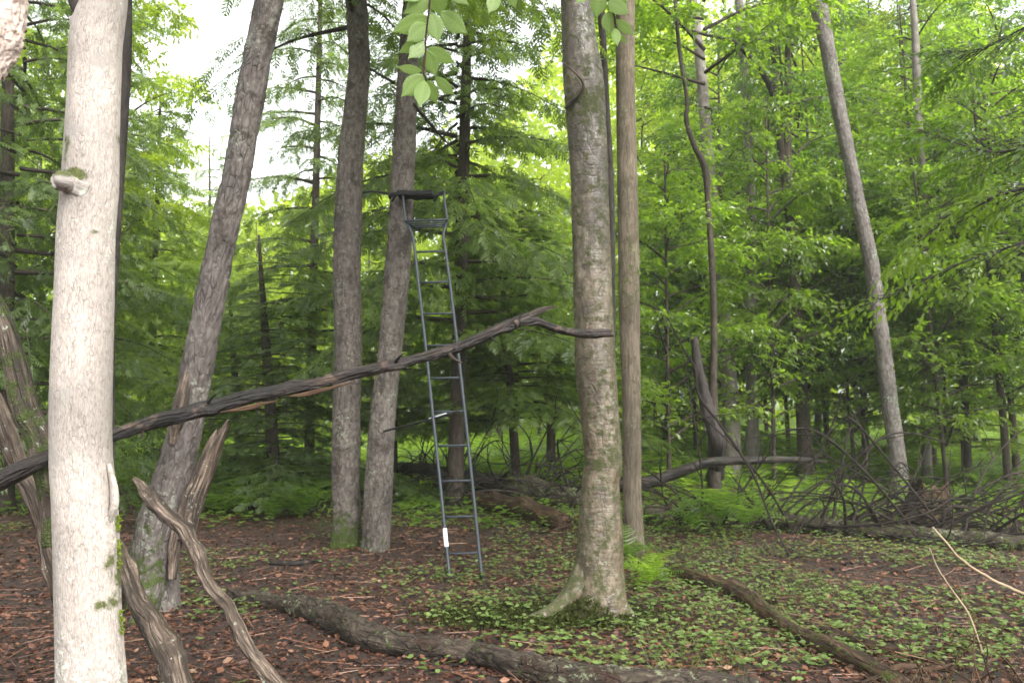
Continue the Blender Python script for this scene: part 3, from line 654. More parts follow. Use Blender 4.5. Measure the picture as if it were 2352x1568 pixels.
# thin and far stems on the right
px_tree('young_tree', 'crooked thin dark stem right of the tan trunk', [(1545, 1553, -20), (1556, 1566, 120), (1574, 1584, 240), (1570, 1582, 275), (1590, 1604, 340), (1610, 1628, 385), (1620, 1634, 480), (1628, 1644, 620), (1632, 1648, 760), (1628, 1648, 900), (1626, 1654, 1040), (1628, 1658, 1140)],
        13.5, M['mid'], sides=18, n=140, rough=.08, seed=101, moss=splash(.5, 1.5))
px_tree('birch_tree', 'pale straight far trunk just right of the crooked thin stem', [(1580, 1600, -20), (1596, 1622, 150), (1612, 1640, 350), (1630, 1662, 560), (1648, 1684, 760), (1658, 1698, 930), (1660, 1704, 1050)], 17.5, M['beech'], sides=20, n=100, rough=.04, seed=102)
px_tree('birch_tree', 'pale far trunk between the crooked stem and the forked tree', [(1686, 1706, -20), (1700, 1722, 200), (1710, 1736, 450), (1712, 1742, 700), (1712, 1742, 900), (1710, 1744, 1048)], 18, M['beech'], sides=20, n=90, rough=.04, seed=103)
TF_, _, _ = px_tree('forked_tree', 'brown forked tree behind the brush, two stems joining high up', [(1806, 1822, -20), (1802, 1818, 120), (1800, 1818, 260), (1796, 1820, 400), (1808, 1832, 560), (1818, 1842, 740), (1826, 1856, 900), (1832, 1872, 1046)], 17, M['mid'], sides=22, n=120, rough=.06, seed=104, moss=splash(.4, 2))
local_tube(TF_, 'second_stem', [at(1806, 440, 17), at(1790, 300, 17), at(1780, 150, 17), at(1768, 0, 17), at(1760, -150, 17)], [.09, .08, .075, .065, .04], M['mid'], 14, 60, rough=.06, seed=105)
local_tube(TF_, 'long_branch', [at(1800, 300, 16.8), at(1768, 200, 16.3), at(1730, 140, 15.9), at(1680, 95, 15.4), at(1620, 80, 15), at(1560, 62, 14.7)], [.07, .06, .055, .045, .03, .015], M['dark'], 8, 50, rough=.06, seed=106)
px_tree('birch_tree', 'pale trunk high among the leaves at far right', [(2088, 2102, -20), (2094, 2112, 100), (2098, 2118, 260), (2106, 2124, 350), (2112, 2132, 600), (2116, 2138, 1035)], 17, M['beech'], sides=16, n=60, rough=.04, seed=107)
px_tree('dark_tree', 'dark trunk standing right of the grey leaning trunk', [(2138, 2156, 600), (2130, 2152, 800), (2120, 2150, 960), (2114, 2150, 1042)], 20, M['dark'], sides=14, n=50, seed=108)
px_tree('dark_tree', 'slim dark stem left of the grey leaning trunk', [(1926, 1944, -20), (1924, 1940, 180), (1912, 1926, 400), (1892, 1908, 620), (1876, 1892, 820), (1868, 1886, 1040)], 26, M['dark'], sides=12, n=60, seed=109)

print('main trees done')
# ------------------------------------------------------------------ hemlocks and leafy trees of the background
def bg_tree(name, label, u, depth, kind, lm, wood, r0=.14, h=10, rot=0, sc=1.0, scz=None, group=None, lean=None):
    if kind in HEM: h = {0: 9.5, 1: 10, 2: 11.5, 3: 12, 4: 10}[HEM.index(kind)] * (scz or sc) * .99
    r0 *= .72; lean = lean or ((u * 7.3 % 1 - .5) * .8, 0)
    p = at(u, 930, depth); z = float(ground_z(p[0], p[1]))
    t = thing(name, label, 'tree', (p[0], p[1], z), group)
    mb = MB(); tube(mb, [[0, 0, -.15], [lean[0] * .3, lean[1] * .3, h * .3], [lean[0] * .6, lean[1] * .6, h * .6], [lean[0], lean[1], h]], [r0, r0 * .82, r0 * .6, .02], 14, 40, rough=.08, rf=2, rz=2, seed=int(u) % 97, flare=(.5, .2, 5), moss=splash(.3, 1.2))
    obj('trunk', mb.mesh('trunk'), wood, t)
    if kind: crown_on(t, kind, lm, M['mid'], rot, sc, scz)
    return t
H = 'hemlock_tree'
bg_tree(H, 'dark hemlock filling the left edge behind the dead limbs', 20, 12.5, HEM[1], M['hemshade'], M['mid'], .20, 11, .3, 1.1)
bg_tree(H, 'dark hemlock behind the nearest pale trunk', 175, 15, HEM[2], M['hem'], M['mid'], .18, 12, 1.3, 1.1)
bg_tree(H, 'soft green hemlock between the pale trunk and the large leaning trunk', 345, 19, HEM[4], M['hemlight'], M['mid'], .14, 9.2, 2.3, 1.0, .92)
bg_tree(H, 'low bushy hemlock just left of the large leaning trunk', 490, 28, HEM[3], M['hemlight'], M['mid'], .14, 9, 2.9, 1.0, .92)
bg_tree(H, 'broad dark hemlock with drooping boughs above the fern patch', 640, 13.8, HEM[1], M['hemshade'], M['mid'], .17, 9, .9, .92, .45)
bg_tree(H, 'tall hemlock behind the curved scaly trunk', 712, 17, HEM[3], M['hem'], M['mid'], .15, 14, 4.0, .85, 1.1)
bg_tree(H, 'tall hemlock standing right behind the ladder', 1046, 13.2, HEM[4], M['hem'], M['mid'], .19, 14, 5.0, 1.1, 1.15)
bg_tree(H, 'hemlock with low dense boughs left of the yellow birch', 1190, 14.5, HEM[4], M['hem'], M['mid'], .12, 8, 3.3, .85, .56)
bg_tree(H, 'dark bushy hemlock half behind the broad one, above the fern patch', 560, 17.5, HEM[1], M['hem'], M['mid'], .15, 8, 1.9, .9, .44)
bg_tree(H, 'dark young hemlock between the twin trunks and the ladder', 905, 16, HEM[4], M['hem'], M['mid'], .12, 8, 5.1, .7, .5)
bg_tree(H, 'hemlock further back between ladder and yellow birch', 1265, 18.5, HEM[4], M['hemlight'], M['mid'], .15, 9, 1.1, .9, .6)
bg_tree(H, 'hemlock right of the grey leaning trunk', 2215, 17, HEM[0], M['hemlight'], M['mid'], .14, 8, .2, 1.0, .72)
bg_tree(H, 'hemlock behind the grey leaning trunk', 1985, 22, HEM[2], M['hem'], M['mid'], .14, 9, 3.8, 1.1, .7)
bg_tree(H, 'dark hemlock half hidden behind the tan trunk', 1530, 24, HEM[1], M['hem'], M['mid'], .14, 9, 2.2, 1.05, .65)
B_ = 'beech_tree'
specs = [
    (1535, 15.0, 2, 'leaf', 1.0, .9, 'young beech with layered glossy leaves beside the tan trunk'),
    (1665, 21.0, 1, 'leafdark', 1.0, 1.0, 'leafy beech behind the two pale far trunks'),
    (1850, 17.5, 0, 'leafdark', 1.1, 1.1, 'leafy beech in front of the brown forked tree'),
    (1960, 17.5, 2, 'leaf', 1.0, .95, 'leafy young beech left of the grey leaning trunk'),
    (2140, 19.0, 1, 'leaf', 1.1, 1.0, 'leafy beech behind the hemlock at right'),
    (2310, 15.5, 0, 'leaf', .95, .9, 'leafy beech at the right edge'),
    (2380, 21.0, 1, 'leafdark', 1.1, 1.0, 'beech reaching in from beyond the right edge'),
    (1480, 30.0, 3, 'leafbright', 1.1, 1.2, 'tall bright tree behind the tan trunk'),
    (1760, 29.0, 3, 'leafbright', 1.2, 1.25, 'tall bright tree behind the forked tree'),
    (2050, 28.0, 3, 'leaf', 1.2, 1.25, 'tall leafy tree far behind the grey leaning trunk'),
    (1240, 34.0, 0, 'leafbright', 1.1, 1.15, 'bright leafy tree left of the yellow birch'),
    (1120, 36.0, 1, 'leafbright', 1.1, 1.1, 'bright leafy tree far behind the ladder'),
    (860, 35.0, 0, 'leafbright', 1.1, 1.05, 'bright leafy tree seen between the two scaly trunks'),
    (600, 35.0, 0, 'leafbright', 1.1, 1.0, 'bright leafy tree right of the large leaning trunk'),
    (1775, 16.0, 2, 'leaf', .9, 1.1, 'young beech with light leaves left of the forked tree'),
    (1900, 21.0, 1, 'leaf', 1.0, 1.0, 'leafy beech right behind the forked tree'),
    (2240, 24.0, 3, 'leaf', 1.0, 1.0, 'tall leafy tree behind the pale trunk at far right'),
    (1640, 26.0, 0, 'leaf', 1.1, 1.2, 'bright leafy tree behind the two pale far trunks'),
    (1900, 31.0, 3, 'leafbright', 1.2, 1.2, 'tall bright tree far behind the forked tree'),
    (1600, 22.0, 0, 'leaf', 1.0, .9, 'low branched leafy tree right of the tan trunk, behind the young beech'),
    (1730, 23.0, 2, 'leafdark', 1.5, 1.2, 'rounded dark leafy tree filling the gap between the pale far trunk and the forked tree'),
    (1810, 26.0, 0, 'leaf', 1.1, 1.0, 'leafy tree behind the forked tree'),
    (1990, 18.5, 2, 'leaf', 1.2, 1.1, 'bushy young beech left of the dark hemlock'),
    (2080, 23.0, 0, 'leaf', 1.1, .9, 'leafy tree just right of the grey leaning trunk, far back'),
    (2170, 15.0, 2, 'leaf', .9, .85, 'small bushy beech in front of the light hemlock at right'),
    (2330, 17.0, 0, 'leafdark', 1.0, 1.0, 'leafy tree close to the right edge behind the boughs'),
    (2120, 27.0, 3, 'leafbright', 1.1, 1.2, 'tall bright tree far back between leaning trunk and right edge'),
    (1560, 32.0, 3, 'leafbright', 1.1, 1.1, 'tall bright tree far back right of the tan trunk'),
    (420, 36.0, 2, 'leafbright', 1.4, 1.5, 'bright round tree far behind, left of the large leaning trunk'),
    (90, 26.0, 1, 'leaf', 1.1, 1.2, 'leafy tree far behind the dead limbs at left'),
]
for u, d, k, lm, sc, scz, lab in specs:
    bg_tree(B_, lab, u, d, BRO[k], M[lm], M['mid'], .10 if k != 2 else .06, (9.5, 11, 7, 14)[k] * scz, rng.uniform(0, 6), sc, scz)
# tall tree whose outer leaves hang in the open sky at upper left
bg_tree(B_, 'tall tree whose loose leaves hang against the white sky at upper left', 235, 17, BRO[3], M['leafbright'], M['mid'], .14, 16, 1.1, .78, 1.12)
# trees to the sides of the view
for i, (x, y, k) in enumerate([(-11, 9, 0), (-13, 15, 1), (11.5, 10, 1), (14, 17, 0), (-16, 24, 3), (19, 24, 3), (-9.5, 5, 2)]):
    t = thing(B_, 'tree just outside the sides of the view', 'tree', (x, y, float(ground_z(x, y))), 'trees beside the view')
    mb = MB(); tube(mb, [[0, 0, -.1], [.1, 0, 4], [0, 0, (9.5, 11, 7, 14)[k]]], [.14, .1, .02], 12, 24, rough=.08, seed=i, flare=(.4, .2, 5)); obj('trunk', mb.mesh('trunk'), M['mid'], t)
    crown_on(t, BRO[k], M['leaf'], M['mid'], i, 1.0)

for lab, x, y, k, sc, wood in (('unseen leafy tree added to shade the near ground, right of where one looks from', 5.2, 0.6, HIGH_BRO, 1.0, 'mid'), ('unseen leafy tree added at the near right to shade the ground', 7.4, 3.4, HIGH_BRO, 1.0, 'mid'), ('hemlock outside the view behind the leafy tree', 3.0, -3.4, HIGH_HEM, 1.1, 'scaly')):  # unseen trees; the leafy ones are added to shade the near ground
    t = thing('unseen_tree', lab, 'tree', (x, y, float(ground_z(x, y))))
    mb = MB(); tube(mb, [[0, 0, -.1], [.1, 0, 5], [0, 0, 14]], [.17, .13, .03], 16, 40, rough=.08, seed=int(x), flare=(.4, .2, 5)); obj('trunk', mb.mesh('trunk'), M[wood], t)
    crown_on(t, k, M['leaf'], M['mid'], x, sc)
# far stems, alike, a group
for i in range(30):
    d = U(27, 46); u = U(-150, 2500); p = at(u, 930, d); z = float(ground_z(p[0], p[1])); r0 = U(.05, .14); h = U(6, 10)
    t = thing('far_tree', 'slim bare stem of the far wood, seen through the leaves', 'tree', (p[0], p[1], z), 'far stems beyond the fern clearing')
    mb = MB(); lx = U(-1, 1); tube(mb, [[0, 0, -.2], [lx * .2 + U(-.15, .15), 0, h * .35], [lx * .6, 0, h * .7], [lx, 0, h]], [r0, r0 * .85, r0 * .6, .03], 9, 22, rough=.08, seed=i)
    obj('trunk', mb.mesh('trunk'), M[('mid', 'dark', 'beech')[i % 3]], t)

# far wood: one mass of foliage round the clearing
def far_wood():
    mb = MB(); k = 0
    for ring, (d0, d1, n, sz) in enumerate(((38, 50, 120000, .42), (50, 66, 80000, .7))):
        az = rng.uniform(-58, 58, n) ; d = rng.uniform(d0, d1, n)
        x = np.tan(np.radians(az)) * d; y = d
        u = 1176 + x / d * F_PX
        top = np.interp(u, [-400, 250, 330, 600, 900, 1150, 1350, 1600, 2400, 3000], [21, 17, 12, 12, 14.5, 17, 23, 23, 20, 20]) * (1 + .16 * fbm(np.stack([az * .22, d * .12, d * 0], -1), 3, 8)) * d / 44
        z = top * rng.uniform(0, 1, n) ** .8
        p = np.stack([x, y, z], -1)
        keep = fbm(p * [.33, .33, .42], 3, 3) > -.16 + .3 * (z / top - .6)
        p = p[keep]; m_ = len(p)
        p[:, 2] += ground_z(p[:, 0], p[:, 1])
        rnd = np.clip(.5 + .5 * fbm(p * .25, 2, 17) + rng.normal(0, .16, m_), 0, 1)
        leaf_cloud(mb, p, unit(rng.normal(0, 1, (m_, 3)) + [0, 0, -.3]), unit(rng.normal(0, .7, (m_, 3)) + [0, 0, .6]), rng.uniform(.6, 1.3, m_) * sz, rnd, False)
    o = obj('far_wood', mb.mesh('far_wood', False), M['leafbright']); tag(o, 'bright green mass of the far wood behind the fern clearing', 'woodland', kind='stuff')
far_wood()

# ------------------------------------------------------------------ ladder stand
lad = thing('ladder_stand', 'blue-grey steel ladder stand with seat, leaning on the middle trunk', 'ladder stand', tuple(gnd(1070, 1328)))
lb0 = np.array(lad.location)
dF = lb0[1]; dS = D_at(862, 1262) - .42
def LP(u, v, d=None):
    if d is None: d = dF + (dS - dF) * (1328 - v) / (1328 - 505)
    return at(u, v, d) - lb0
def tubes(name, P, r, mat=None, sides=10, n=None, parent=lad):
    mb = MB(); tube(mb, P, r, sides, n or 6 * len(P)); return obj(name, mb.mesh(name), mat or M['steel'], parent)
railL = [(1033, 1330), (1012, 1120), (992, 930), (975, 770), (960, 640), (951, 560)]
railR = [(1107, 1330), (1086, 1120), (1066, 930), (1048, 770), (1032, 640), (1021, 560)]
r_ = .0165
def rail_x(rail, v):
    a_ = sorted([(p[1], p[0]) for p in rail]); return np.interp(v, [p[0] for p in a_], [p[1] for p in a_])
tubes('rail', [LP(*p) for p in railL] + [LP(946, 536), LP(934, 514)], r_, n=60)
tubes('rail', [LP(*p) for p in railR] + [LP(1018, 540), LP(1026, 512)], r_, n=60)
for v in (1270, 1186, 1104, 1023, 945, 868, 793, 720, 648, 578):
    tubes('rung', [LP(rail_x(railL, v + 1), v + 1), LP(rail_x(railR, v - 1), v - 1)], .0125, n=4)
for u, rail in ((1033, railL), (1107, railR)):
    mb = MB(); box(mb, LP(u, 1326) + [0, 0, -.005], (.05, .05, .03), bev=.004); obj('foot', mb.mesh('foot', False), M['black'], lad)
# seat frame, foot rest and arm hoops
W0, W1 = LP(931, 508), LP(1027, 504)
hoop = lambda a, b, c_, d_: tubes('armrest', [a, b, b + [0, .02, .05], c_, d_], .014, n=40)
A0 = LP(931, 508); A1 = LP(926, 446); B0 = LP(1027, 505); B1 = LP(1020, 446)
back = np.array([0, .42, 0.03])
hoop(A0, A1 + [0, 0, -.02], A1 + [.0, .12, .035], A1 + back + [-.03, 0, -.02])
hoop(B0, B1 + [0, 0, -.02], B1 + [-.05, .06, .03], B1 + [-.13, .2, -.03])
tubes('crossbar', [W0, W1], .014, n=4)
tubes('crossbar', [W0 + [.05, .34, .0], W1 + [-.05, .34, .0]], .012, n=4)
tubes('seat_support', [W0, W0 + [.05, .34, 0]], .011, n=4); tubes('seat_support', [W1, W1 + [-.05, .34, 0]], .011, n=4)
for q, w_ in ((.38, .9), (.7, .8)):
    mid_ = (W0 + W1) / 2; tubes('slat', [mid_ + (W0 - mid_) * w_ + np.array([0, .34 * q, .0]), mid_ + (W1 - mid_) * w_ + np.array([0, .34 * q, .0])], .010, n=4)
tubes('seat_support', [LP(938, 520), LP(940, 520) + [0, .3, .0]], .011, n=4); tubes('seat_support', [LP(1022, 518), LP(1020, 518) + [0, .3, .0]], .011, n=4)
mb = MB(); pc = (A1 + B1) / 2 + [-.07, .06, .02]; 
nx, ny = 16, 8; gx_, gy_ = np.meshgrid(np.linspace(-.22, .17, nx), np.linspace(-.10, .14, ny)); zz = -.012 * np.cos(gx_ * 6) + .022 + .008 * vnoise(np.stack([gx_ * 20, gy_ * 20, gx_ * 0], -1))
top_ = np.stack([gx_, gy_, zz], -1).reshape(-1, 3); I = np.arange(nx * ny).reshape(ny, nx); f = np.stack([I[:-1, :-1], I[:-1, 1:], I[1:, 1:], I[1:, :-1]], -1).reshape(-1, 4)
edge = np.concatenate([I[0, :], I[1:, -1], I[-1, -2::-1], I[-2:0:-1, 0]]); e2 = np.roll(edge, -1); nn_ = nx * ny
mb.add(np.vstack([top_, top_ - [0, 0, .045]]) + pc, [f, f[:, ::-1] + nn_, np.stack([edge, edge + nn_, e2 + nn_, e2], -1)])
obj('seat', mb.mesh('seat', False), M['black'], lad)
tubes('seat_bar', [A1 + [-.15, .2, -.03], A1 + [-.05, .0, .0], B1 + [-.12, 0, -.02], B1 + [0, .02, .01]], .013, M['black'], n=30)
# strap round the trunk
tb = T5.location; cst = at(923, 452, D_at(862, 1262)) - lb0
ang = np.linspace(0, 2 * math.pi, 41)[:-1]; mb = MB(); rr_ = .150
ringp = np.concatenate([np.stack([cst[0] + rr_ * np.cos(ang), cst[1] + rr_ * np.sin(ang), cst[2] + dz + 0 * ang], -1) for dz in (-.02, .02)]); k_ = np.arange(40); k2 = (k_ + 1) % 40
mb.add(ringp, [np.stack([k_, k2, k2 + 40, k_ + 40], -1)]); so_ = obj('strap', mb.mesh('strap'), M['black'], lad); md = so_.modifiers.new('thick', 'SOLIDIFY'); md.thickness = .006
tubes('brace', [at(882, 990, D_at(862, 1262) - .15) - lb0, LP(1000, 960), LP(1062, 940)], .011, M['black'], n=12)
mb = MB(); bar(mb, (at(882, 990, D_at(862, 1262) - .15) - lb0) * .1 + LP(1000, 960) * .9 + [.0, -.015, 0], LP(1026, 951) + [0, -.015, 0], .03, .03); obj('tag', mb.mesh('tag', False), M['white'], lad)
mb = MB(); bar(mb, LP(rail_x(railL, 1212), 1212) + [0, -.004, 0], LP(rail_x(railL, 1256), 1256) + [0, -.004, 0], .037, .037, .008); obj('sticker', mb.mesh('sticker', False), M['white'], lad)

# ------------------------------------------------------------------ dead wood
def dead(name, label, cat, P, r, mat, sides=22, n=90, base=None, **kw):
    P = np.array(P, float); b = P[0] if base is None else np.array(base)
    kw.setdefault('wander', .10 if name == 'fallen_log' else .22); kw.setdefault('knots', 5 if sides > 14 else 0)
    o = thing(name, label, cat, tuple(b)); mb = MB(); tube(mb, P - b, r, sides, n, **kw); obj(kw.get('part', 'stem') if False else 'stem', mb.mesh('stem'), mat, o); return o
LB = dead('dead_branch', 'long dark dead branch slanting up across the scene to the yellow birch', 'branch',
    [at(-140, 1140, 2.9), at(0, 1100, 3.1), at(130, 1045, 3.25), at(262, 998, 3.4), at(400, 958, 3.6), at(520, 925, 3.75), at(610, 902, 3.85), at(720, 880, 4.0), at(830, 852, 4.15), at(940, 828, 4.3), at(1040, 800, 4.45), at(1100, 776, 4.5), at(1160, 750, 4.6), at(1215, 730, 4.65)],
    [px_r(w, d) for w, d in ((46, 2.9), (44, 3.1), (38, 3.25), (32, 3.4), (33, 3.6), (32, 3.75), (30, 3.85), (27, 4), (27, 4.15), (24, 4.3), (25, 4.45), (23, 4.5), (24, 4.6), (24, 4.65))],
    M['wetdead'], 34, 420, rough=.22, rf=1.7, rz=7, seed=33, ridge=.06, plates=.22, cell=(.02, .09), wander=.12, knots=9)
for (u_, v_, du, dv_, d_) in ((470, 938, 26, -34, 3.7), (700, 884, 30, 22, 4.0), (905, 836, 24, -26, 4.25), (1120, 768, 26, 20, 4.55), (330, 978, -8, 30, 3.5)):
    local_tube(LB, 'snag', [at(u_, v_, d_), at(u_ + du * .5, v_ + dv_ * .6, d_ - .04), at(u_ + du, v_ + dv_, d_ - .06)], [.010, .006, .002], M['wetdead'], 7, 14, seed=int(u_))
local_tube(LB, 'fork', [at(1190, 738, 4.62), at(1230, 738, 4.66), at(1265, 750, 4.7), at(1310, 762, 4.75), at(1360, 766, 4.8), at(1406, 765, 4.82)], [.028, .026, .022, .023, .026, .024], M['wetdead'], 22, 90, rough=.28, rf=2, rz=14, seed=34, jag=.02)
local_tube(LB, 'fork', [at(1180, 745, 4.6), at(1215, 726, 4.66), at(1245, 712, 4.7), at(1275, 704, 4.72)], [.022, .024, .016, .004], M['dead'], 16, 50, rough=.3, rf=2, rz=14, seed=35)
local_tube(LB, 'snag', [at(1030, 812, 4.42), at(1045, 826, 4.4), at(1062, 833, 4.38)], [.012, .008, .003], M['dead'], 8, 14, seed=36)
for a_, b_, d in ((505, 640, 3.7), (640, 812, 3.95)):
    local_tube(LB, 'torn_bark', [at(a_, np.interp(a_, [400, 830], [972, 868]) , d - .02), at((a_ + b_) / 2, np.interp((a_ + b_) / 2, [400, 830], [975, 876]), d - .03), at(b_, np.interp(b_, [400, 830], [978, 872]), d)], [.003, .011, .002], M['rot'], 8, 40, rough=.5, rf=2, rz=20, seed=37)
dead('dead_limb', 'thick weathered mossy limb curving down at the left edge', 'branch', [at(-60, 600, 3.3), at(0, 735, 3.3), at(35, 840, 3.3), at(62, 930, 3.3), at(92, 1010, 3.3), at(112, 1100, 3.3), at(128, 1200, 3.3), at(150, 1350, 3.3), at(175, 1600, 3.3), at(190, 1850, 3.3)],
     [px_r(w, 3.3) for w in (44, 46, 54, 58, 60, 50, 50, 46, 46, 46)], M['dead'], 30, 200, rough=.16, rf=1.8, rz=5, seed=44, ridge=.06, moss=lambda V, bc: np.clip(.62 + (V[:, 0] - V[:, 0].mean()) * .4, 0, .75) * (bc[:, 2] < 1.2))
dead('dead_limb', 'darker crooked limb behind the mossy limb at left edge', 'branch', [at(-60, 840, 3.7), at(-10, 920, 3.7), at(22, 1010, 3.7), at(48, 1090, 3.7), at(88, 1160, 3.7), at(105, 1230, 3.7), at(125, 1320, 3.7), at(160, 1440, 3.8), at(190, 1700, 3.8)],
     [px_r(w, 3.7) for w in (34, 36, 44, 40, 46, 34, 38, 36, 34)], M['dead'], 26, 160, rough=.24, rf=1.9, rz=6, seed=45, ridge=.08, plates=.2, cell=(.02, .1))
dead('dead_limb', 'pale forked dead stick leaning down across the large leaning trunk', 'branch', [at(306, 1098, 5.0), at(345, 1135, 5.0), at(388, 1180, 4.95), at(425, 1215, 4.9), at(455, 1275, 4.8), at(480, 1340, 4.7), at(520, 1395, 4.6), at(550, 1450, 4.55), at(590, 1510, 4.5), at(640, 1580, 4.45), at(690, 1640, 4.4)],
     [px_r(w, 4.8) for w in (10, 34, 30, 34, 32, 28, 27, 30, 28, 34, 36)], M['dead'], 26, 200, rough=.22, rf=1.9, rz=6, seed=46, ridge=.06, plates=.25, cell=(.018, .1))
dead('dead_limb', 'thick pale dead limb bending down beside the pale trunk base', 'branch', [at(262, 1240, 4.7), at(285, 1300, 4.6), at(318, 1385, 4.4), at(358, 1440, 4.3), at(388, 1490, 4.2), at(405, 1550, 4.1), at(420, 1640, 4.0)],
     [px_r(w, 4.4) for w in (24, 34, 44, 54, 58, 56, 56)], M['dead'], 28, 150, rough=.16, rf=1.8, rz=5, seed=47, ridge=.06, plates=.2, cell=(.02, .12), moss=lambda V, bc: np.clip(.7 - bc[:, 2] * 1.6, 0, .7))
def gl(u, v, up=0.0):
    p = gnd(u, v); p[2] = float(ground_z(p[0], p[1])) + up; return p
def log(label, pix, wpx, mat, moss=.3, seed=1, sink=.35, sides=28, n=160, **kw):
    P = []; rr = []
    for (u, v), w in zip(pix, wpx):
        p = gl(u, v); r0 = px_r(w, p[1]); p[2] += r0 * (1 - sink); P.append(p); rr.append(r0)
    return dead('fallen_log', label, 'log', P, rr, mat, sides, n, rough=.2, rf=1.8, rz=4, seed=seed, ridge=.06, plates=.16, cell=(.03, .07), moss=(lambda V, bc: np.full(len(V), moss) + .2 * (V[:, 2] > V[:, 2].mean())), **kw)
log('long lichen-speckled log lying across the bottom of the scene', [(530, 1375), (620, 1395), (700, 1415), (780, 1450), (860, 1490), (960, 1508), (1080, 1518), (1200, 1555), (1330, 1590), (1480, 1612), (1750, 1640)], [30, 36, 50, 62, 64, 54, 52, 66, 82, 88, 90], M['log'], .14, 3, sides=44, n=380, jag=.05)
log('rotten tan log running down to the lower right', [(1545, 1318), (1620, 1350), (1700, 1378), (1760, 1420), (1820, 1462), (1900, 1500), (1990, 1548), (2080, 1590)], [30, 40, 46, 38, 36, 44, 46, 46], M['rot'], .28, 5, sides=28, n=200)
log('short rotten branch right of the tan rotten log', [(1850, 1440), (1960, 1480), (2080, 1510), (2190, 1545)], [22, 26, 24, 16], M['rot'], .1, 6, sides=18, n=90)
log('broken end of rotten wood lying across the tan log', [(1600, 1378), (1680, 1362), (1745, 1345)], [16, 22, 14], M['rot'], .1, 7, sides=16, n=50, jag=.04)
log('mossy dark log lying behind the ladder', [(890, 1105), (960, 1112), (1040, 1128), (1130, 1148), (1240, 1160), (1330, 1165)], [44, 52, 56, 60, 54, 44], M['log'], .3, 8, sink=.05)
log('broken brown log pointing at the yellow birch', [(1080, 1160), (1160, 1180), (1240, 1200), (1300, 1222)], [34, 44, 46, 46], M['rot'], .2, 9, sink=.1, sides=24, n=110, jag=.08)
log('mossy log under the brush at right', [(1480, 1200), (1600, 1205), (1750, 1212), (1900, 1228), (2050, 1240), (2200, 1252), (2420, 1268)], [46, 48, 44, 42, 40, 36, 36], M['log'], .3, 10, sink=.25)
log('small dark stick lying in the fallen leaves at far left', [(50, 1372), (90, 1366), (125, 1362)], [9, 11, 8], M['wetdead'], 0, 11, sides=10, n=30)
log('dark stick on the ground left of the ladder foot', [(620, 1296), (680, 1298), (740, 1290)], [10, 12, 8], M['wetdead'], 0, 12, sides=10, n=30)
log('dark stick right of the bright fern', [(1612, 1300), (1650, 1296), (1690, 1282)], [10, 15, 9], M['wetdead'], 0, 13, sides=10, n=30)
dead('dead_branch', 'dark fallen bough arching behind the tan trunk', 'branch', [at(1400, 1118, 12), at(1480, 1106, 12), at(1560, 1082, 12), at(1640, 1062, 12), at(1740, 1056, 12), at(1840, 1055, 12.2), at(1900, 1060, 12.4)], [.10, .09, .08, .07, .055, .04, .015], M['wetdead'], 16, 80, rough=.15, seed=55, moss=lambda V, bc: np.full(len(V), .3))
dead('leaning_stick', 'thin leaning dead stem crossing the brush right of the tan trunk', 'branch', [at(1532, 728, 9.6), at(1570, 800, 9.6), at(1598, 850, 9.5), at(1602, 900, 9.5), at(1650, 970, 9.4), at(1700, 1040, 9.3), at(1735, 1100, 9.2), at(1765, 1180, 9.1), at(1820, 1290, 8.9)], [.008, .012, .015, .017, .015, .014, .013, .012, .010], M['twig'], 12, 100, rough=.15, seed=56)
SN = dead('dead_snag', 'short blackened snag among the green leaves right of the tan trunk', 'snag', [gl(1640, 1130, -.1), at(1640, 1020, 13.0), at(1622, 920, 13.0), at(1606, 850, 13.0), at(1596, 785, 13.0)], [.13, .12, .10, .08, .06], M['dark'], 20, 70, rough=.2, seed=57, jag=.12)

rg = np.random.default_rng(8)
for i in range(26):
    u = rg.uniform(1560, 2150); v = 1320 + (u - 1550) * .5 + rg.normal(0, 26); a_ = rg.uniform(-.6, 1.0); Lp = rg.uniform(.08, .38)
    p = gl(u, v, .015); q = p + [Lp * math.cos(a_), -Lp * math.sin(a_) * .7, 0]; q[2] = ground_z(q[0], q[1]) + rg.uniform(.01, .06); r0 = rg.uniform(.008, .028)
    o_ = dead('wood_fragment', 'piece of rotten wood strewn along the tan rotten log, nearer the birch' if u < 1850 else 'piece of rotten wood strewn about the lower end of the tan rotten log', 'wood', [p, (p + q) / 2 + rg.normal(0, .01, 3), q], [r0 * .7, r0, r0 * .4], M['rot'], 10, 24, rough=.35, seed=i, plates=.3, cell=(.015, .05), jag=.02); o_['group'] = 'rotten wood pieces by the tan log'

# jagged stump
def stump(label, u, v, r, h, mat, seed, moss=.4):
    p = gl(u, v); t = thing('tree_stump', label, 'stump', tuple(p)); mb = MB()
    tube(mb, [[0, 0, -.1], [0, 0, h * .4], [.03, 0, h * .8], [.03, 0, h]], [r * 1.35, r, r * .85, r * .8], 40, 60, rough=.3, rf=3, rz=1.2, seed=seed, jag=h * .28, ridge=.2, flare=(.4, .1, 5), moss=lambda V, bc: np.full(len(V), moss))
    obj('wood', mb.mesh('wood'), mat, t)
stump('jagged reddish stump in front of the grey leaning trunk', 2130, 1215, .27, .55, M['rot'], 4, .45)
stump('mossy upturned stump far back at right', 2200, 1035, .55, 1.5, M['mid'], 6, .75)

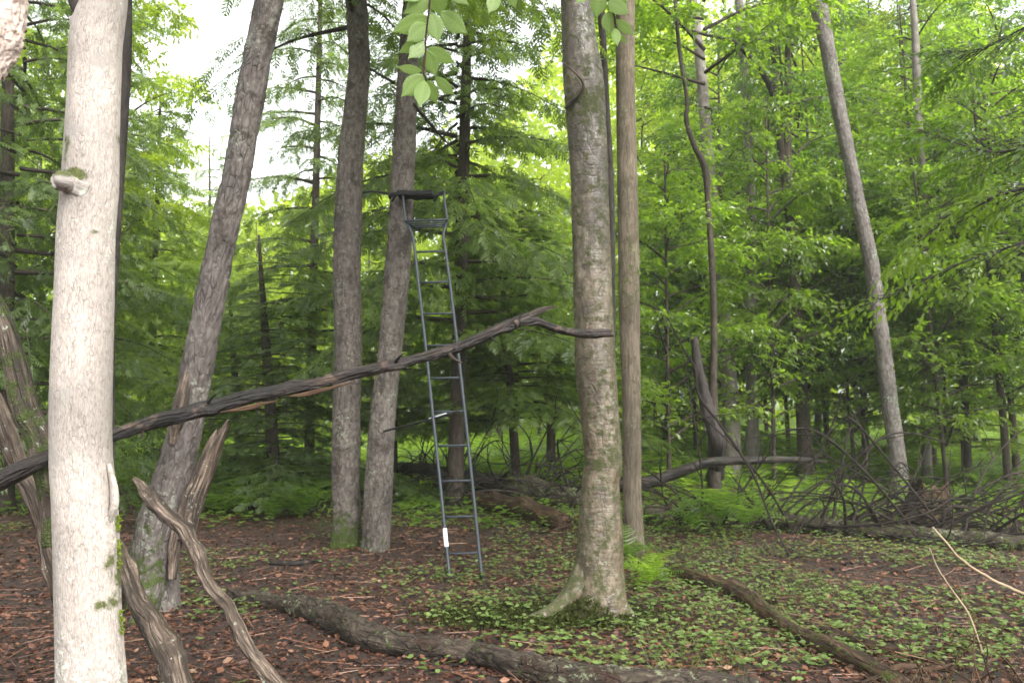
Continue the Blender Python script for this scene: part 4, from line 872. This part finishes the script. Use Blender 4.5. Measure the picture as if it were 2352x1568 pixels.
# brush: bare fallen tops
def brush(name, label, origin_fn, n, seed, lo, hi, lens, rad=.014, mat='twig', spread=1.0, cat='brush'):
    rg = np.random.default_rng(seed); b0 = origin_fn(.5); t = thing(name, label, cat, tuple(b0))
    for i in range(n):
        o_ = origin_fn(rg.uniform(0, 1)) - b0
        az = R(rg.uniform(lo, hi)); Lg = rg.uniform(*lens); e = rg.uniform(.15, 1.1)
        d = np.array([math.cos(az), rg.uniform(-.5, .5) * spread, e]); d = d / np.linalg.norm(d)
        sag = rg.uniform(-.75, .05); sd_ = rg.normal(0, .55, 3)
        P = [o_ + d * Lg * q + np.array([0, 0, sag * Lg * q * q]) + sd_ * q * (1 - q) * Lg for q in (0, .3, .6, 1)]
        mb = MB(); c_, _, T_ = tube(mb, P, [rad * rg.uniform(.7, 1.3), rad * .8, rad * .6, .003], 6, 18, rough=.1, seed=i, cap=False)
        for k in range(rg.integers(2, 6)):
            j = rg.integers(4, 16); dd = unit(T_[j] + rg.normal(0, .6, 3)); l = Lg * rg.uniform(.15, .45)
            tube(mb, [c_[j], c_[j] + dd * l * .5 + rg.normal(0, .03, 3), c_[j] + dd * l + [0, 0, -.1 * l]], [rad * .5, rad * .35, .002], 4, 7, cap=False)
        obj('branch', mb.mesh('branch'), M[mat], t)
    return t
seg = lambda a_, b_: (lambda q: a_ + (b_ - a_) * q)
brush('brush_pile', 'bare tangled branches of the fallen top at right', seg(gl(1750, 1215, .1), gl(2420, 1265, .1)), 46, 5, -10, 75, (.8, 2.4), .018)
brush('brush_pile', 'bare branches arching left over the fallen log, right of the tan trunk', seg(gl(1560, 1215, .1), gl(2200, 1245, .1)), 34, 6, 20, 175, (.9, 2.7), .018)
brush('dead_shrub', 'bare arching shrub stems between the ladder and the yellow birch', seg(gl(1110, 1150, 0), gl(1330, 1165, 0)), 44, 7, 25, 160, (1.0, 2.4), .02, 'wetdead')
brush('dead_shrub', 'sparse bare stems behind the lower ladder', seg(gl(920, 1110, 0), gl(1060, 1130, 0)), 34, 9, 25, 155, (.8, 1.9), .018, 'wetdead')
brush('twig_heap', 'heap of yellowish twigs in the lower right corner', seg(at(2060, 1600, 3.4), at(2400, 1570, 3.1)), 20, 11, 40, 150, (.15, .42), .004, 'rot', .6)
dead('bare_twig', 'bleached curved twig rising at the right edge', 'twig', [at(2400, 1385, 2.5), at(2352, 1364, 2.5), at(2270, 1325, 2.5), at(2205, 1282, 2.5), at(2172, 1244, 2.5), at(2142, 1210, 2.5)], [.0045, .0044, .004, .0035, .003, .0032], M['straw'], 8, 60, rough=.1, seed=3)
dead('bare_twig', 'thin upright curved twig left of the bleached one', 'twig', [at(2256, 1500, 3.2), at(2248, 1470, 3.2), at(2222, 1405, 3.2), at(2180, 1345, 3.2), at(2152, 1300, 3.2), at(2135, 1258, 3.2)], [.0045, .0042, .004, .0035, .003, .0028], M['straw'], 8, 60, rough=.1, seed=4)
dead('bare_twig', 'thin pale twig lying left of the yellow birch roots', 'twig', [gl(1130, 1270, .03), gl(1200, 1248, .12), at(1255, 1222, 8.2), at(1305, 1206, 8.2)], [.004, .007, .009, .009], M['rot'], 8, 40, seed=5)
for i, (a_, b_) in enumerate((((690, 1330), (745, 1300)), ((600, 1350), (700, 1360)), ((1650, 1345), (1560, 1290)), ((2000, 1500), (1900, 1470)), ((1500, 1390), (1600, 1370)), ((2050, 1440), (1960, 1380)))):
    dead('bare_twig', ('brown twig on the ground left of the ladder', 'pale twig above the left end of the long log', 'brown twig above the tan rotten log', 'twig beside the short rotten branch', 'twig right of the birch roots', 'twig in the leaves left of the upright curved twig')[i], 'twig', [gl(*a_, .01), (gl(*a_, .02) + gl(*b_, .05)) / 2 + [.03, 0, .03], gl(*b_, .03)], [.006, .006, .003], M['rot'], 7, 20, rough=.1, seed=i)

# very close pale trunk at the upper left corner with ragged bark
tc_ = thing('broken_snag', 'sunlit flaking trunk end poking into the top left corner', 'tree', tuple(at(-260, -200, 1.3)))
b0 = np.array(tc_.location); mb = MB()
tube(mb, [np.array([0, 0, 0.]), at(-120, -110, 1.3) - b0, at(-62, 0, 1.29) - b0, at(-38, 70, 1.28) - b0, at(-30, 130, 1.28) - b0, at(-22, 172, 1.28) - b0], [px_r(380, 1.3), px_r(330, 1.3), px_r(235, 1.3), px_r(165, 1.3), px_r(120, 1.3), px_r(60, 1.3)], 200, 420, rough=.09, rf=2.2, rz=10, seed=66, plates=.07, cell=(.006, .009), ridge=.03, jag=.02)
obj('trunk', mb.mesh('trunk'), M['flaky'], tc_)
tz = thing('dark_branch', 'black stub of a branch at the top, left of the nearest trunk', 'branch', tuple(at(178, -60, 2.75)))
b0 = np.array(tz.location); mb = MB(); tube(mb, [[0, 0, .5], [0, 0, 0], at(180, 0, 2.75) - b0, at(182, 44, 2.75) - b0], [.03, .036, .034, .012], 20, 30, rough=.15, seed=7); obj('stem', mb.mesh('stem'), M['dark'], tz)

# ------------------------------------------------------------------ hanging leaves close to the camera
def near_leaf(base, tip, wid, rg, curl=.12):
    """one toothed, pleated leaf"""
    base = np.array(base); tip = np.array(tip); d = tip - base; Ln = np.linalg.norm(d); d = d / Ln
    view = unit(base - CAM); s = unit(np.cross(d, view)); n = np.cross(s, d)
    s = unit(s + n * rg.uniform(-.35, .35)); n = np.cross(s, d)
    nr, nc = 26, 9; V, rn, vn = [], [], []
    for i in range(nr + 1):
        q = i / nr; w = wid * .52 * (math.sin(math.pi * q ** .85) ** .85) * (1 - .75 * max(0, (q - .72) / .28) ** .8 * (1 - q) ** .15) * (1 + (.07 if i % 2 else -.03)) if 0 < q < 1 else 0.0008
        for j in range(nc):
            e = (j / (nc - 1)) * 2 - 1
            pleat = math.cos((q - abs(e) * .22) * 2 * math.pi * 9)
            h = wid * (.10 * abs(e) + .012 * pleat * (1 - abs(e)) * 1.5) - curl * Ln * (q ** 2) * .6 - .10 * wid * e * e
            V.append(base + d * Ln * q + s * w * e - n * h)
            rn.append(.5 + .1 * rg.random()); vn.append(max(max(0, pleat) ** 6 * .8, 1 - min(1, abs(e) * 6)))
    I = np.arange((nr + 1) * nc).reshape(nr + 1, nc); f = np.stack([I[:-1, :-1], I[:-1, 1:], I[1:, 1:], I[1:, :-1]], -1).reshape(-1, 4)
    return np.array(V), f, np.array(rn), np.array(vn)
def zoom(u, v, d): return at(726 + u * .5, v * .5, d)
def near_twig(label, stem, leaves, depth, seed):
    rg = np.random.default_rng(seed); b = zoom(*stem[0], depth); t = thing('leafy_twig', label, 'twig', tuple(b))
    mb = MB(); tube(mb, [zoom(*stem[0], depth) - b + [0, .05, .5]] + [zoom(*p, depth) - b for p in stem], [.003] + [.0022] * (len(stem) - 1) + [.001], 8, 50); obj('stem', mb.mesh('stem'), M['rot'], t)
    for (bx, by, tx, ty, w) in leaves:
        d1 = depth + rg.uniform(-.05, .05); B0 = zoom(bx, by, depth) - b; T0 = zoom(tx, ty, d1) - b
        V, f, rn, vn = near_leaf(B0 + b, T0 + b, w * .5 / F_PX * depth * 1.0, rg, rg.uniform(-.05, .2))
        obj('leaf', mesh('leaf', V - b, [f], {'rnd': rn, 'vein': vn}), M['near'], t)
near_twig('drooping spray of large pale green leaves hanging at top centre', [(525, -60), (518, 60), (508, 130), (502, 200), (500, 260), (495, 340), (508, 372)], [
    (520, -5, 400, 62, 84), (515, 78, 345, 150, 78), (508, 112, 420, 190, 80), (495, 183, 375, 246, 52), (500, 195, 424, 268, 64), (530, 62, 562, 192, 82), (570, 56, 697, 158, 84), (516, 222, 642, 294, 62), (508, 232, 552, 352, 66),
    (485, 328, 370, 310, 40), (495, 345, 390, 446, 84), (498, 372, 475, 488, 72), (512, 370, 556, 482, 58), (548, 355, 633, 440, 52), (545, -60, 570, 78, 95), (600, -60, 694, 16, 60), (480, -50, 410, 0, 70)], 1.65, 1)
near_twig('two pale green leaves at the top edge right of the drooping spray', [(860, -70), (855, -30), (850, -10)], [(835, -40, 792, 62, 66), (885, -50, 916, 40, 52)], 1.7, 2)
near_twig('small spray of pale leaves hanging in front of the tan trunk top', [(1330, -70), (1345, 10), (1370, 70), (1376, 130), (1395, 160)], [
    (1250, -50, 1194, 15, 50), (1305, -45, 1286, 86, 74), (1340, 2, 1442, 70, 62), (1345, 52, 1346, 162, 68), (1378, 92, 1461, 163, 46), (1374, 130, 1384, 208, 42), (1398, 160, 1425, 202, 22), (1365, -50, 1430, 20, 70)], 1.6, 3)

# leafy boughs reaching in from the right
def bough(label, P, seed, leaf, lm, n=70, depth=6, rad=.012):
    rg = np.random.default_rng(seed); b = np.array(P[0]); t = thing('leafy_bough', label, 'bough', tuple(b)); mb = MB(); lv = MB()
    c_, _, T_ = tube(mb, np.array(P) - b, list(np.linspace(rad, .003, len(P))), 7, 40)
    B, D, Nn = [], [], []
    for k in range(n):
        j = rg.integers(6, 40); sg = 1 if k % 2 else -1
        dv = unit(T_[j] * .7 + sg * np.cross(T_[j], [0, 0, 1]) * rg.uniform(.3, 1) + [0, 0, rg.uniform(-.5, .3)]); l = rg.uniform(.05, .5)
        e = c_[j] + dv * l; tube(mb, [c_[j], c_[j] + dv * l * .5 + [0, 0, .01], e], [.004, .003, .0015], 4, 5, cap=False); B.append(e); D.append(dv + [0, 0, -.3]); Nn.append([rg.normal(0, .3), rg.normal(0, .3), 1])
    obj('limb', mb.mesh('limb'), M['dark'], t)
    put_sprays(lv, rg, np.array(B), unit(np.array(D)), unit(np.array(Nn)), rg.uniform(.6, 1.1, n), leaf=leaf, nleaf=7, six=True, length=.3)
    obj('foliage', lv.mesh('foliage', False), M[lm], t)
bough('upper leafy bough reaching in at the right edge', [at(2480, 300, 6), at(2380, 330, 6), at(2290, 350, 6.1), at(2200, 330, 6.2), at(2120, 300, 6.3)], 1, .09, 'leafdark', 60)
bough('middle leafy bough drooping in at the right edge', [at(2480, 440, 5.6), at(2380, 430, 5.6), at(2290, 450, 5.7), at(2210, 480, 5.8), at(2130, 540, 5.9)], 2, .09, 'leaf', 60)
bough('lower bough with few leaves at the right edge', [at(2480, 500, 6.4), at(2340, 560, 6.4), at(2220, 600, 6.5), at(2110, 650, 6.6), at(2020, 690, 6.7)], 3, .08, 'leaf', 34)
bough('leafy bough hanging in the top right corner', [at(2480, 0, 7), at(2360, 60, 7), at(2260, 110, 7.1), at(2180, 120, 7.2)], 4, .08, 'leafdark', 60)

# bare boughs of the hemlocks, and the dark one behind the seat
for lab, P, r in (('bare dark bough left of the ladder seat trunk', [(905, 448, 9.6), (860, 440, 10), (810, 444, 10.4), (760, 440, 10.8)], .018),
                  ('bare dark bough rising right of the seat trunk', [(950, 240, 9.2), (985, 280, 9.6), (1010, 310, 10), (1060, 360, 10.4)], .024),
                  ('bare bough above the hanging leaves', [(905, 190, 9.6), (870, 170, 10), (820, 140, 10.4), (760, 90, 11)], .02)):
    dead('bare_bough', lab, 'branch', [at(*p) for p in P], [r, r * .8, r * .6, .004], M['dark'], 8, 30, rough=.1, seed=2)
print('dead wood done')

# ------------------------------------------------------------------ ferns
def frond_mesh(seed, Lf=.62, np_=11, arch=.55):
    rg = np.random.default_rng(seed); mb = MB(); V, Fc, k = [], [], 0
    def pt(q): return np.array([0, Lf * (q * .5 + .3 * q * q), Lf * (1.35 * q - (arch + .45) * q * q)])
    for i in range(np_):
        q = .12 + .88 * i / np_; p = pt(q); p2 = pt(min(1, q + .02)); tdir = unit(p2 - p); l = .14 * Lf / .5 * math.sin(math.pi * min(1, (1 - q) * .75 + .12)) * rg.uniform(.85, 1.12)
        for sg in (-1, 1):
            d = unit(np.array([sg, 0, 0]) + tdir * rg.uniform(.2, .5) + np.array([0, 0, rg.uniform(-.35, .1)])); w = tdir * .0165 * Lf / .5
            # pinna: serrated strip
            m_ = 3
            for s in range(m_):
                a_ = p + d * l * s / m_; b_ = p + d * l * (s + 1) / m_; ws, we = w * (1 - .8 * s / m_) * 1.15, w * (1 - .8 * (s + 1) / m_) * .75
                V += [a_ - ws * .6, a_ + ws * .6 + [0, 0, .004], b_ + we * .6 + [0, 0, .003], b_ - we * .6]; Fc.append([k, k + 1, k + 2, k + 3]); k += 4
    mb.add(np.array(V), [np.array(Fc)], rnd=np.repeat(rg.uniform(.2, .8, len(V) // 4), 4))
    P = [pt(q) for q in (0, .3, .6, 1)]
    m2 = MB(); tube(m2, P, [.004, .003, .002, .001], 4, 8, cap=False)
    mb.add(m2.V[0], [m2.F[4][0]], rnd=np.full(len(m2.V[0]), .2))
    return mb.mesh('frond', False)
FR = [frond_mesh(1), frond_mesh(2, arch=.75), frond_mesh(3, arch=.35)]
for me in FR: me.materials.append(M['fern'])
def fern(label, p, sc, seed, nf=7, mat='fern', group=None, tilt=0):
    rg = np.random.default_rng(seed); t = thing('fern', label, 'fern', tuple(p), group)
    for i in range(nf):
        o = bpy.data.objects.new('frond', FR[rg.integers(0, 3)]); o.parent = t; C.objects.link(o)
        s = sc * rg.uniform(.75, 1.15); o.scale = (s, s, s); o.rotation_euler = (rg.uniform(-.25, .2) + tilt, rg.uniform(-.2, .2), i * 6.283 / nf + rg.uniform(-.35, .35)); o.location = (0, 0, .01)
        o.material_slots[0].link = 'OBJECT'; o.material_slots[0].material = M[mat]
    return t
fern('large fern with drooping fronds on the bank right of the tan trunk', gl(1655, 1230, .12), 1.25, 1, 12)
fern('fern on the bank just left of the large drooping fern', gl(1600, 1228, .05), 1.0, 2, 10)
fern('fern hanging right beside the large drooping fern', gl(1716, 1232, .1), 1.0, 12, 9)
fern('bright green fern at the right foot of the yellow birch', gl(1492, 1348), .72, 3, 9, 'fernbright')
fern('small upright fern between the birch foot and the tan trunk', gl(1450, 1290), .8, 4, 7, 'fern')
fern('bright fern fronds right of the birch foot fern', gl(1520, 1345), .5, 14, 6, 'fern')
rg = np.random.default_rng(3)
for i in range(26):
    u = rg.uniform(440, 770); v = rg.uniform(1110, 1200) - 20 * (u > 700)
    fern('green fern in the patch left of the curved scaly trunk' if u > 560 else 'green fern of the patch close to the large leaning trunk', gl(u, v), rg.uniform(1.15, 1.6), 50 + i, 8, 'fern', 'ferns in the patch under the broad hemlock')
for i in range(10):
    fern('low fern or seedling right of the twin trunks, behind the ladder', gl(rg.uniform(910, 1000), rg.uniform(1130, 1185)), rg.uniform(.4, .65), 150 + i, 7, 'fern', 'small ferns behind the ladder')
for i in range(30):
    uf = rg.uniform(1500, 2380)
    fern('fern on the green floor behind the brush, right of the grey leaning trunk' if uf > 2075 else 'fern on the green floor between the tan trunk and the grey leaning trunk', gl(uf, rg.uniform(1045, 1180)), rg.uniform(.6, 1.1), 250 + i, 6, 'fern', 'ferns behind the brush at right')

# bright fern meadow far back
def meadow():
    mb = MB(); me = FR[0]; nv = len(me.vertices); V = np.zeros(nv * 3, np.float32); me.vertices.foreach_get('co', V); V = V.reshape(-1, 3)[:11 * 2 * 3 * 4]
    q = V.reshape(-1, 3, 4, 3)[np.arange(0, 22).reshape(-1, 2)[::2].ravel()]
    TV = np.stack([q[:, 0, 0] - [0, .012, 0], q[:, 0, 1] + [0, .012, 0], q[:, 2, 2], q[:, 2, 3]], 1).reshape(-1, 3); TF = np.arange(len(TV)).reshape(-1, 4)
    n = 11500; y = rng.uniform(13.5, 40, n); x = rng.uniform(-1, 1, n) * (y * .8 + 3); az = rng.uniform(0, 6.283, n)
    dens = fbm(np.stack([x * .25, y * .25, y * 0], -1), 2, 31); k = (dens > -.25) & ((y > 16) | (rng.random(n) < .4)); x, y, az = x[k], y[k], az[k]; n = len(x)
    d = np.stack([np.cos(az), np.sin(az), rng.uniform(-.1, .5, n)], -1)
    stamp(mb, TV, TF, frames(d, np.tile([0, 0, 1.], (n, 1)), rng.uniform(.45, 1.25, n)), np.stack([x, y, ground_z(x, y)], -1), rng.uniform(0, 1, n))
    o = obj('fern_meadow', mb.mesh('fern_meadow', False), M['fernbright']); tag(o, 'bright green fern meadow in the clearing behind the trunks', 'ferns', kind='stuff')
meadow()

# ------------------------------------------------------------------ litter and herbs
def scatter(n, y0, y1, power=1.0):
    y = y0 + (y1 - y0) * rng.uniform(0, 1, n) ** power; x = rng.uniform(-1, 1, n) * (y * .72 + 1.2); return x, y
LITT = np.array([[0, 0, .1], [.22, .18, 0], [.34, .5, .12], [0, 1, .15], [-.34, .5, .1], [-.2, .2, .02]], float)
x, y = scatter(125000, 3.0, 17, 1.3); n = len(x); z = ground_z(x, y) + rng.uniform(.001, .022, n)
mb = MB(); az = rng.uniform(0, 6.283, n)
stamp(mb, LITT[[0, 1, 2, 3, 4]], np.array([[0, 1, 3], [1, 2, 3], [0, 3, 4]]), frames(np.stack([np.cos(az), np.sin(az), rng.normal(0, .22, n)], -1), unit(np.stack([rng.normal(0, .4, n), rng.normal(0, .4, n), np.ones(n)], -1)), (.014 + .075 * rng.beta(1.3, 4.2, n))), np.stack([x, y, z], -1), np.clip(rng.beta(1.6, 2.6, n) + .15 * fbm(np.stack([x, y, x * 0], -1), 2, 2), 0, 1))
tag(obj('leaf_litter', mb.mesh('leaf_litter', False), M['litter']), 'wet red-brown fallen leaves covering the forest floor', 'fallen leaves', kind='stuff')
# needles and small twigs in the litter
n = 5000; x, y = scatter(n, 3.2, 12, 1.2); z = ground_z(x, y) + .012; az = rng.uniform(0, 6.283, n); mb = MB()
TW = np.array([[-.012, 0, 0], [.012, 0, 0], [.008, 1, .02], [-.008, 1, .02], [0, 0, .02], [0, 1, .035]], float); TWF = np.array([[0, 4, 5, 3], [4, 1, 2, 5]])
stamp(mb, TW, TWF, frames(np.stack([np.cos(az), np.sin(az), rng.normal(0, .08, n)], -1), np.tile([0, 0, 1.], (n, 1)), rng.uniform(.06, .28, n)), np.stack([x, y, z], -1), rng.uniform(.2, 1, n))
tag(obj('twig_litter', mb.mesh('twig_litter', False), M['litter']), 'small broken twigs scattered in the fallen leaves', 'twigs', kind='stuff')
# herbs: two or three round-ish leaves on a short stalk
HB = np.array([[0, 0, 0], [.34, .16, .03], [.36, .58, .02], [0, 1, -.05], [-.36, .58, .02], [-.34, .16, .03]], float)
def herbs(n, y0, y1, size, power, thr, name, lab, mat, seed, hmax=.08):
    x, y = scatter(n, y0, y1, power); dn = fbm(np.stack([x * .9, y * .9, x * 0], -1), 3, seed) + .28 * np.clip((x + 1.9) / 2.4, -1, 1) + .25 * np.clip((y - 6) / 4, -.4, 1)
    k = dn > thr + rng.normal(0, .12, n); x, y = x[k], y[k]; n = len(x); mb = MB()
    h = rng.uniform(.015, hmax, n); az0 = rng.uniform(0, 6.283, n)
    for w in range(3):
        az = az0 + w * 2.1 + rng.normal(0, .3, n); d = np.stack([np.cos(az), np.sin(az), rng.uniform(-.15, .45, n)], -1)
        sc = (.45 + 1.1 * rng.beta(1.6, 2.2, n)) * size * (1 if w < 2 else (rng.random(n) < .5) + .01)
        stamp(mb, HB, LEAF6F, frames(d, unit(np.stack([rng.normal(0, .25, n), rng.normal(0, .25, n), np.ones(n)], -1)), sc), np.stack([x, y, ground_z(x, y) + h], -1), rng.uniform(0, 1, n))
    tag(obj(name, mb.mesh(name, False), M[mat]), lab, 'plants', kind='stuff')
herbs(38000, 3.6, 13, .035, 1.15, .30, 'ground_herbs', 'small heart-shaped green leaves dotting the forest floor', 'herb', 41)
herbs(22000, 10.5, 26, .075, .9, .1, 'low_plants', 'low green plants carpeting the floor between the farther trees', 'fern', 42, .2)
# grass wisps and moss at right
n = 7000; x = rng.uniform(.8, 6.5, n); y = rng.uniform(4.2, 9.5, n); k = fbm(np.stack([x * 1.1, y * 1.1, x * 0], -1), 2, 77) > .12; x, y = x[k], y[k]; n = len(x); mb = MB(); az = rng.uniform(0, 6.283, n)
GR = np.array([[-.02, 0, 0], [.02, 0, 0], [.012, .6, .0], [-.012, .6, 0], [0, 1, -.12]], float)
d = np.stack([np.cos(az) * .6, np.sin(az) * .6, rng.uniform(.5, 1.3, n)], -1); Mx = frames(d, unit(np.stack([-np.sin(az), np.cos(az), .2 + 0 * az], -1)), rng.uniform(.05, .16, n))
P_ = np.stack([x, y, ground_z(x, y)], -1); rd = rng.uniform(0, 1, n)
V = np.einsum('nij,mj->nmi', Mx, GR) + P_[:, None]; off = (np.arange(n) * 5)[:, None]
mb.add(V.reshape(-1, 3), [np.array([[0, 1, 2, 3]]) + off, np.array([[3, 2, 4]]) + off], rnd=np.repeat(rd, 5))
tag(obj('grass_tufts', mb.mesh('grass_tufts', False), M['herb']), 'thin grass blades growing through the fallen leaves at right', 'grass', kind='stuff')
# moss sheath on birch roots
mb = MB(); n = 14000
bp_ = b6 + np.stack([rng.normal(-.42, .34, n), rng.normal(-.12, .16, n), 0 * rng.random(n)], -1); bp_[:, 2] = ground_z(bp_[:, 0], bp_[:, 1]) + rng.uniform(0, .05, n) + .16 * np.exp(-((bp_[:, 0] - b6[0] + .12) / .16) ** 2) * rng.random(n) ** 2
leaf_cloud(mb, bp_ - b6, unit(rng.normal(0, .6, (n, 3)) + [0, -.2, .7]), unit(rng.normal(0, 1, (n, 3))), rng.uniform(.015, .04, n), rng.uniform(0, .6, n), False)
o = obj('moss', mb.mesh('moss', False), leafmat('dark_moss', (.018, .022, .007), (.05, .058, .014), (.05, .07, .012), .2, .8, .1), T6); o['kind'] = 'stuff'
tt = 0
for me in bpy.data.meshes: tt += sum(1 for _ in ()) + (len(me.loops) - 2 * len(me.polygons))
print('tris', tt, 'objects', len(S.objects))
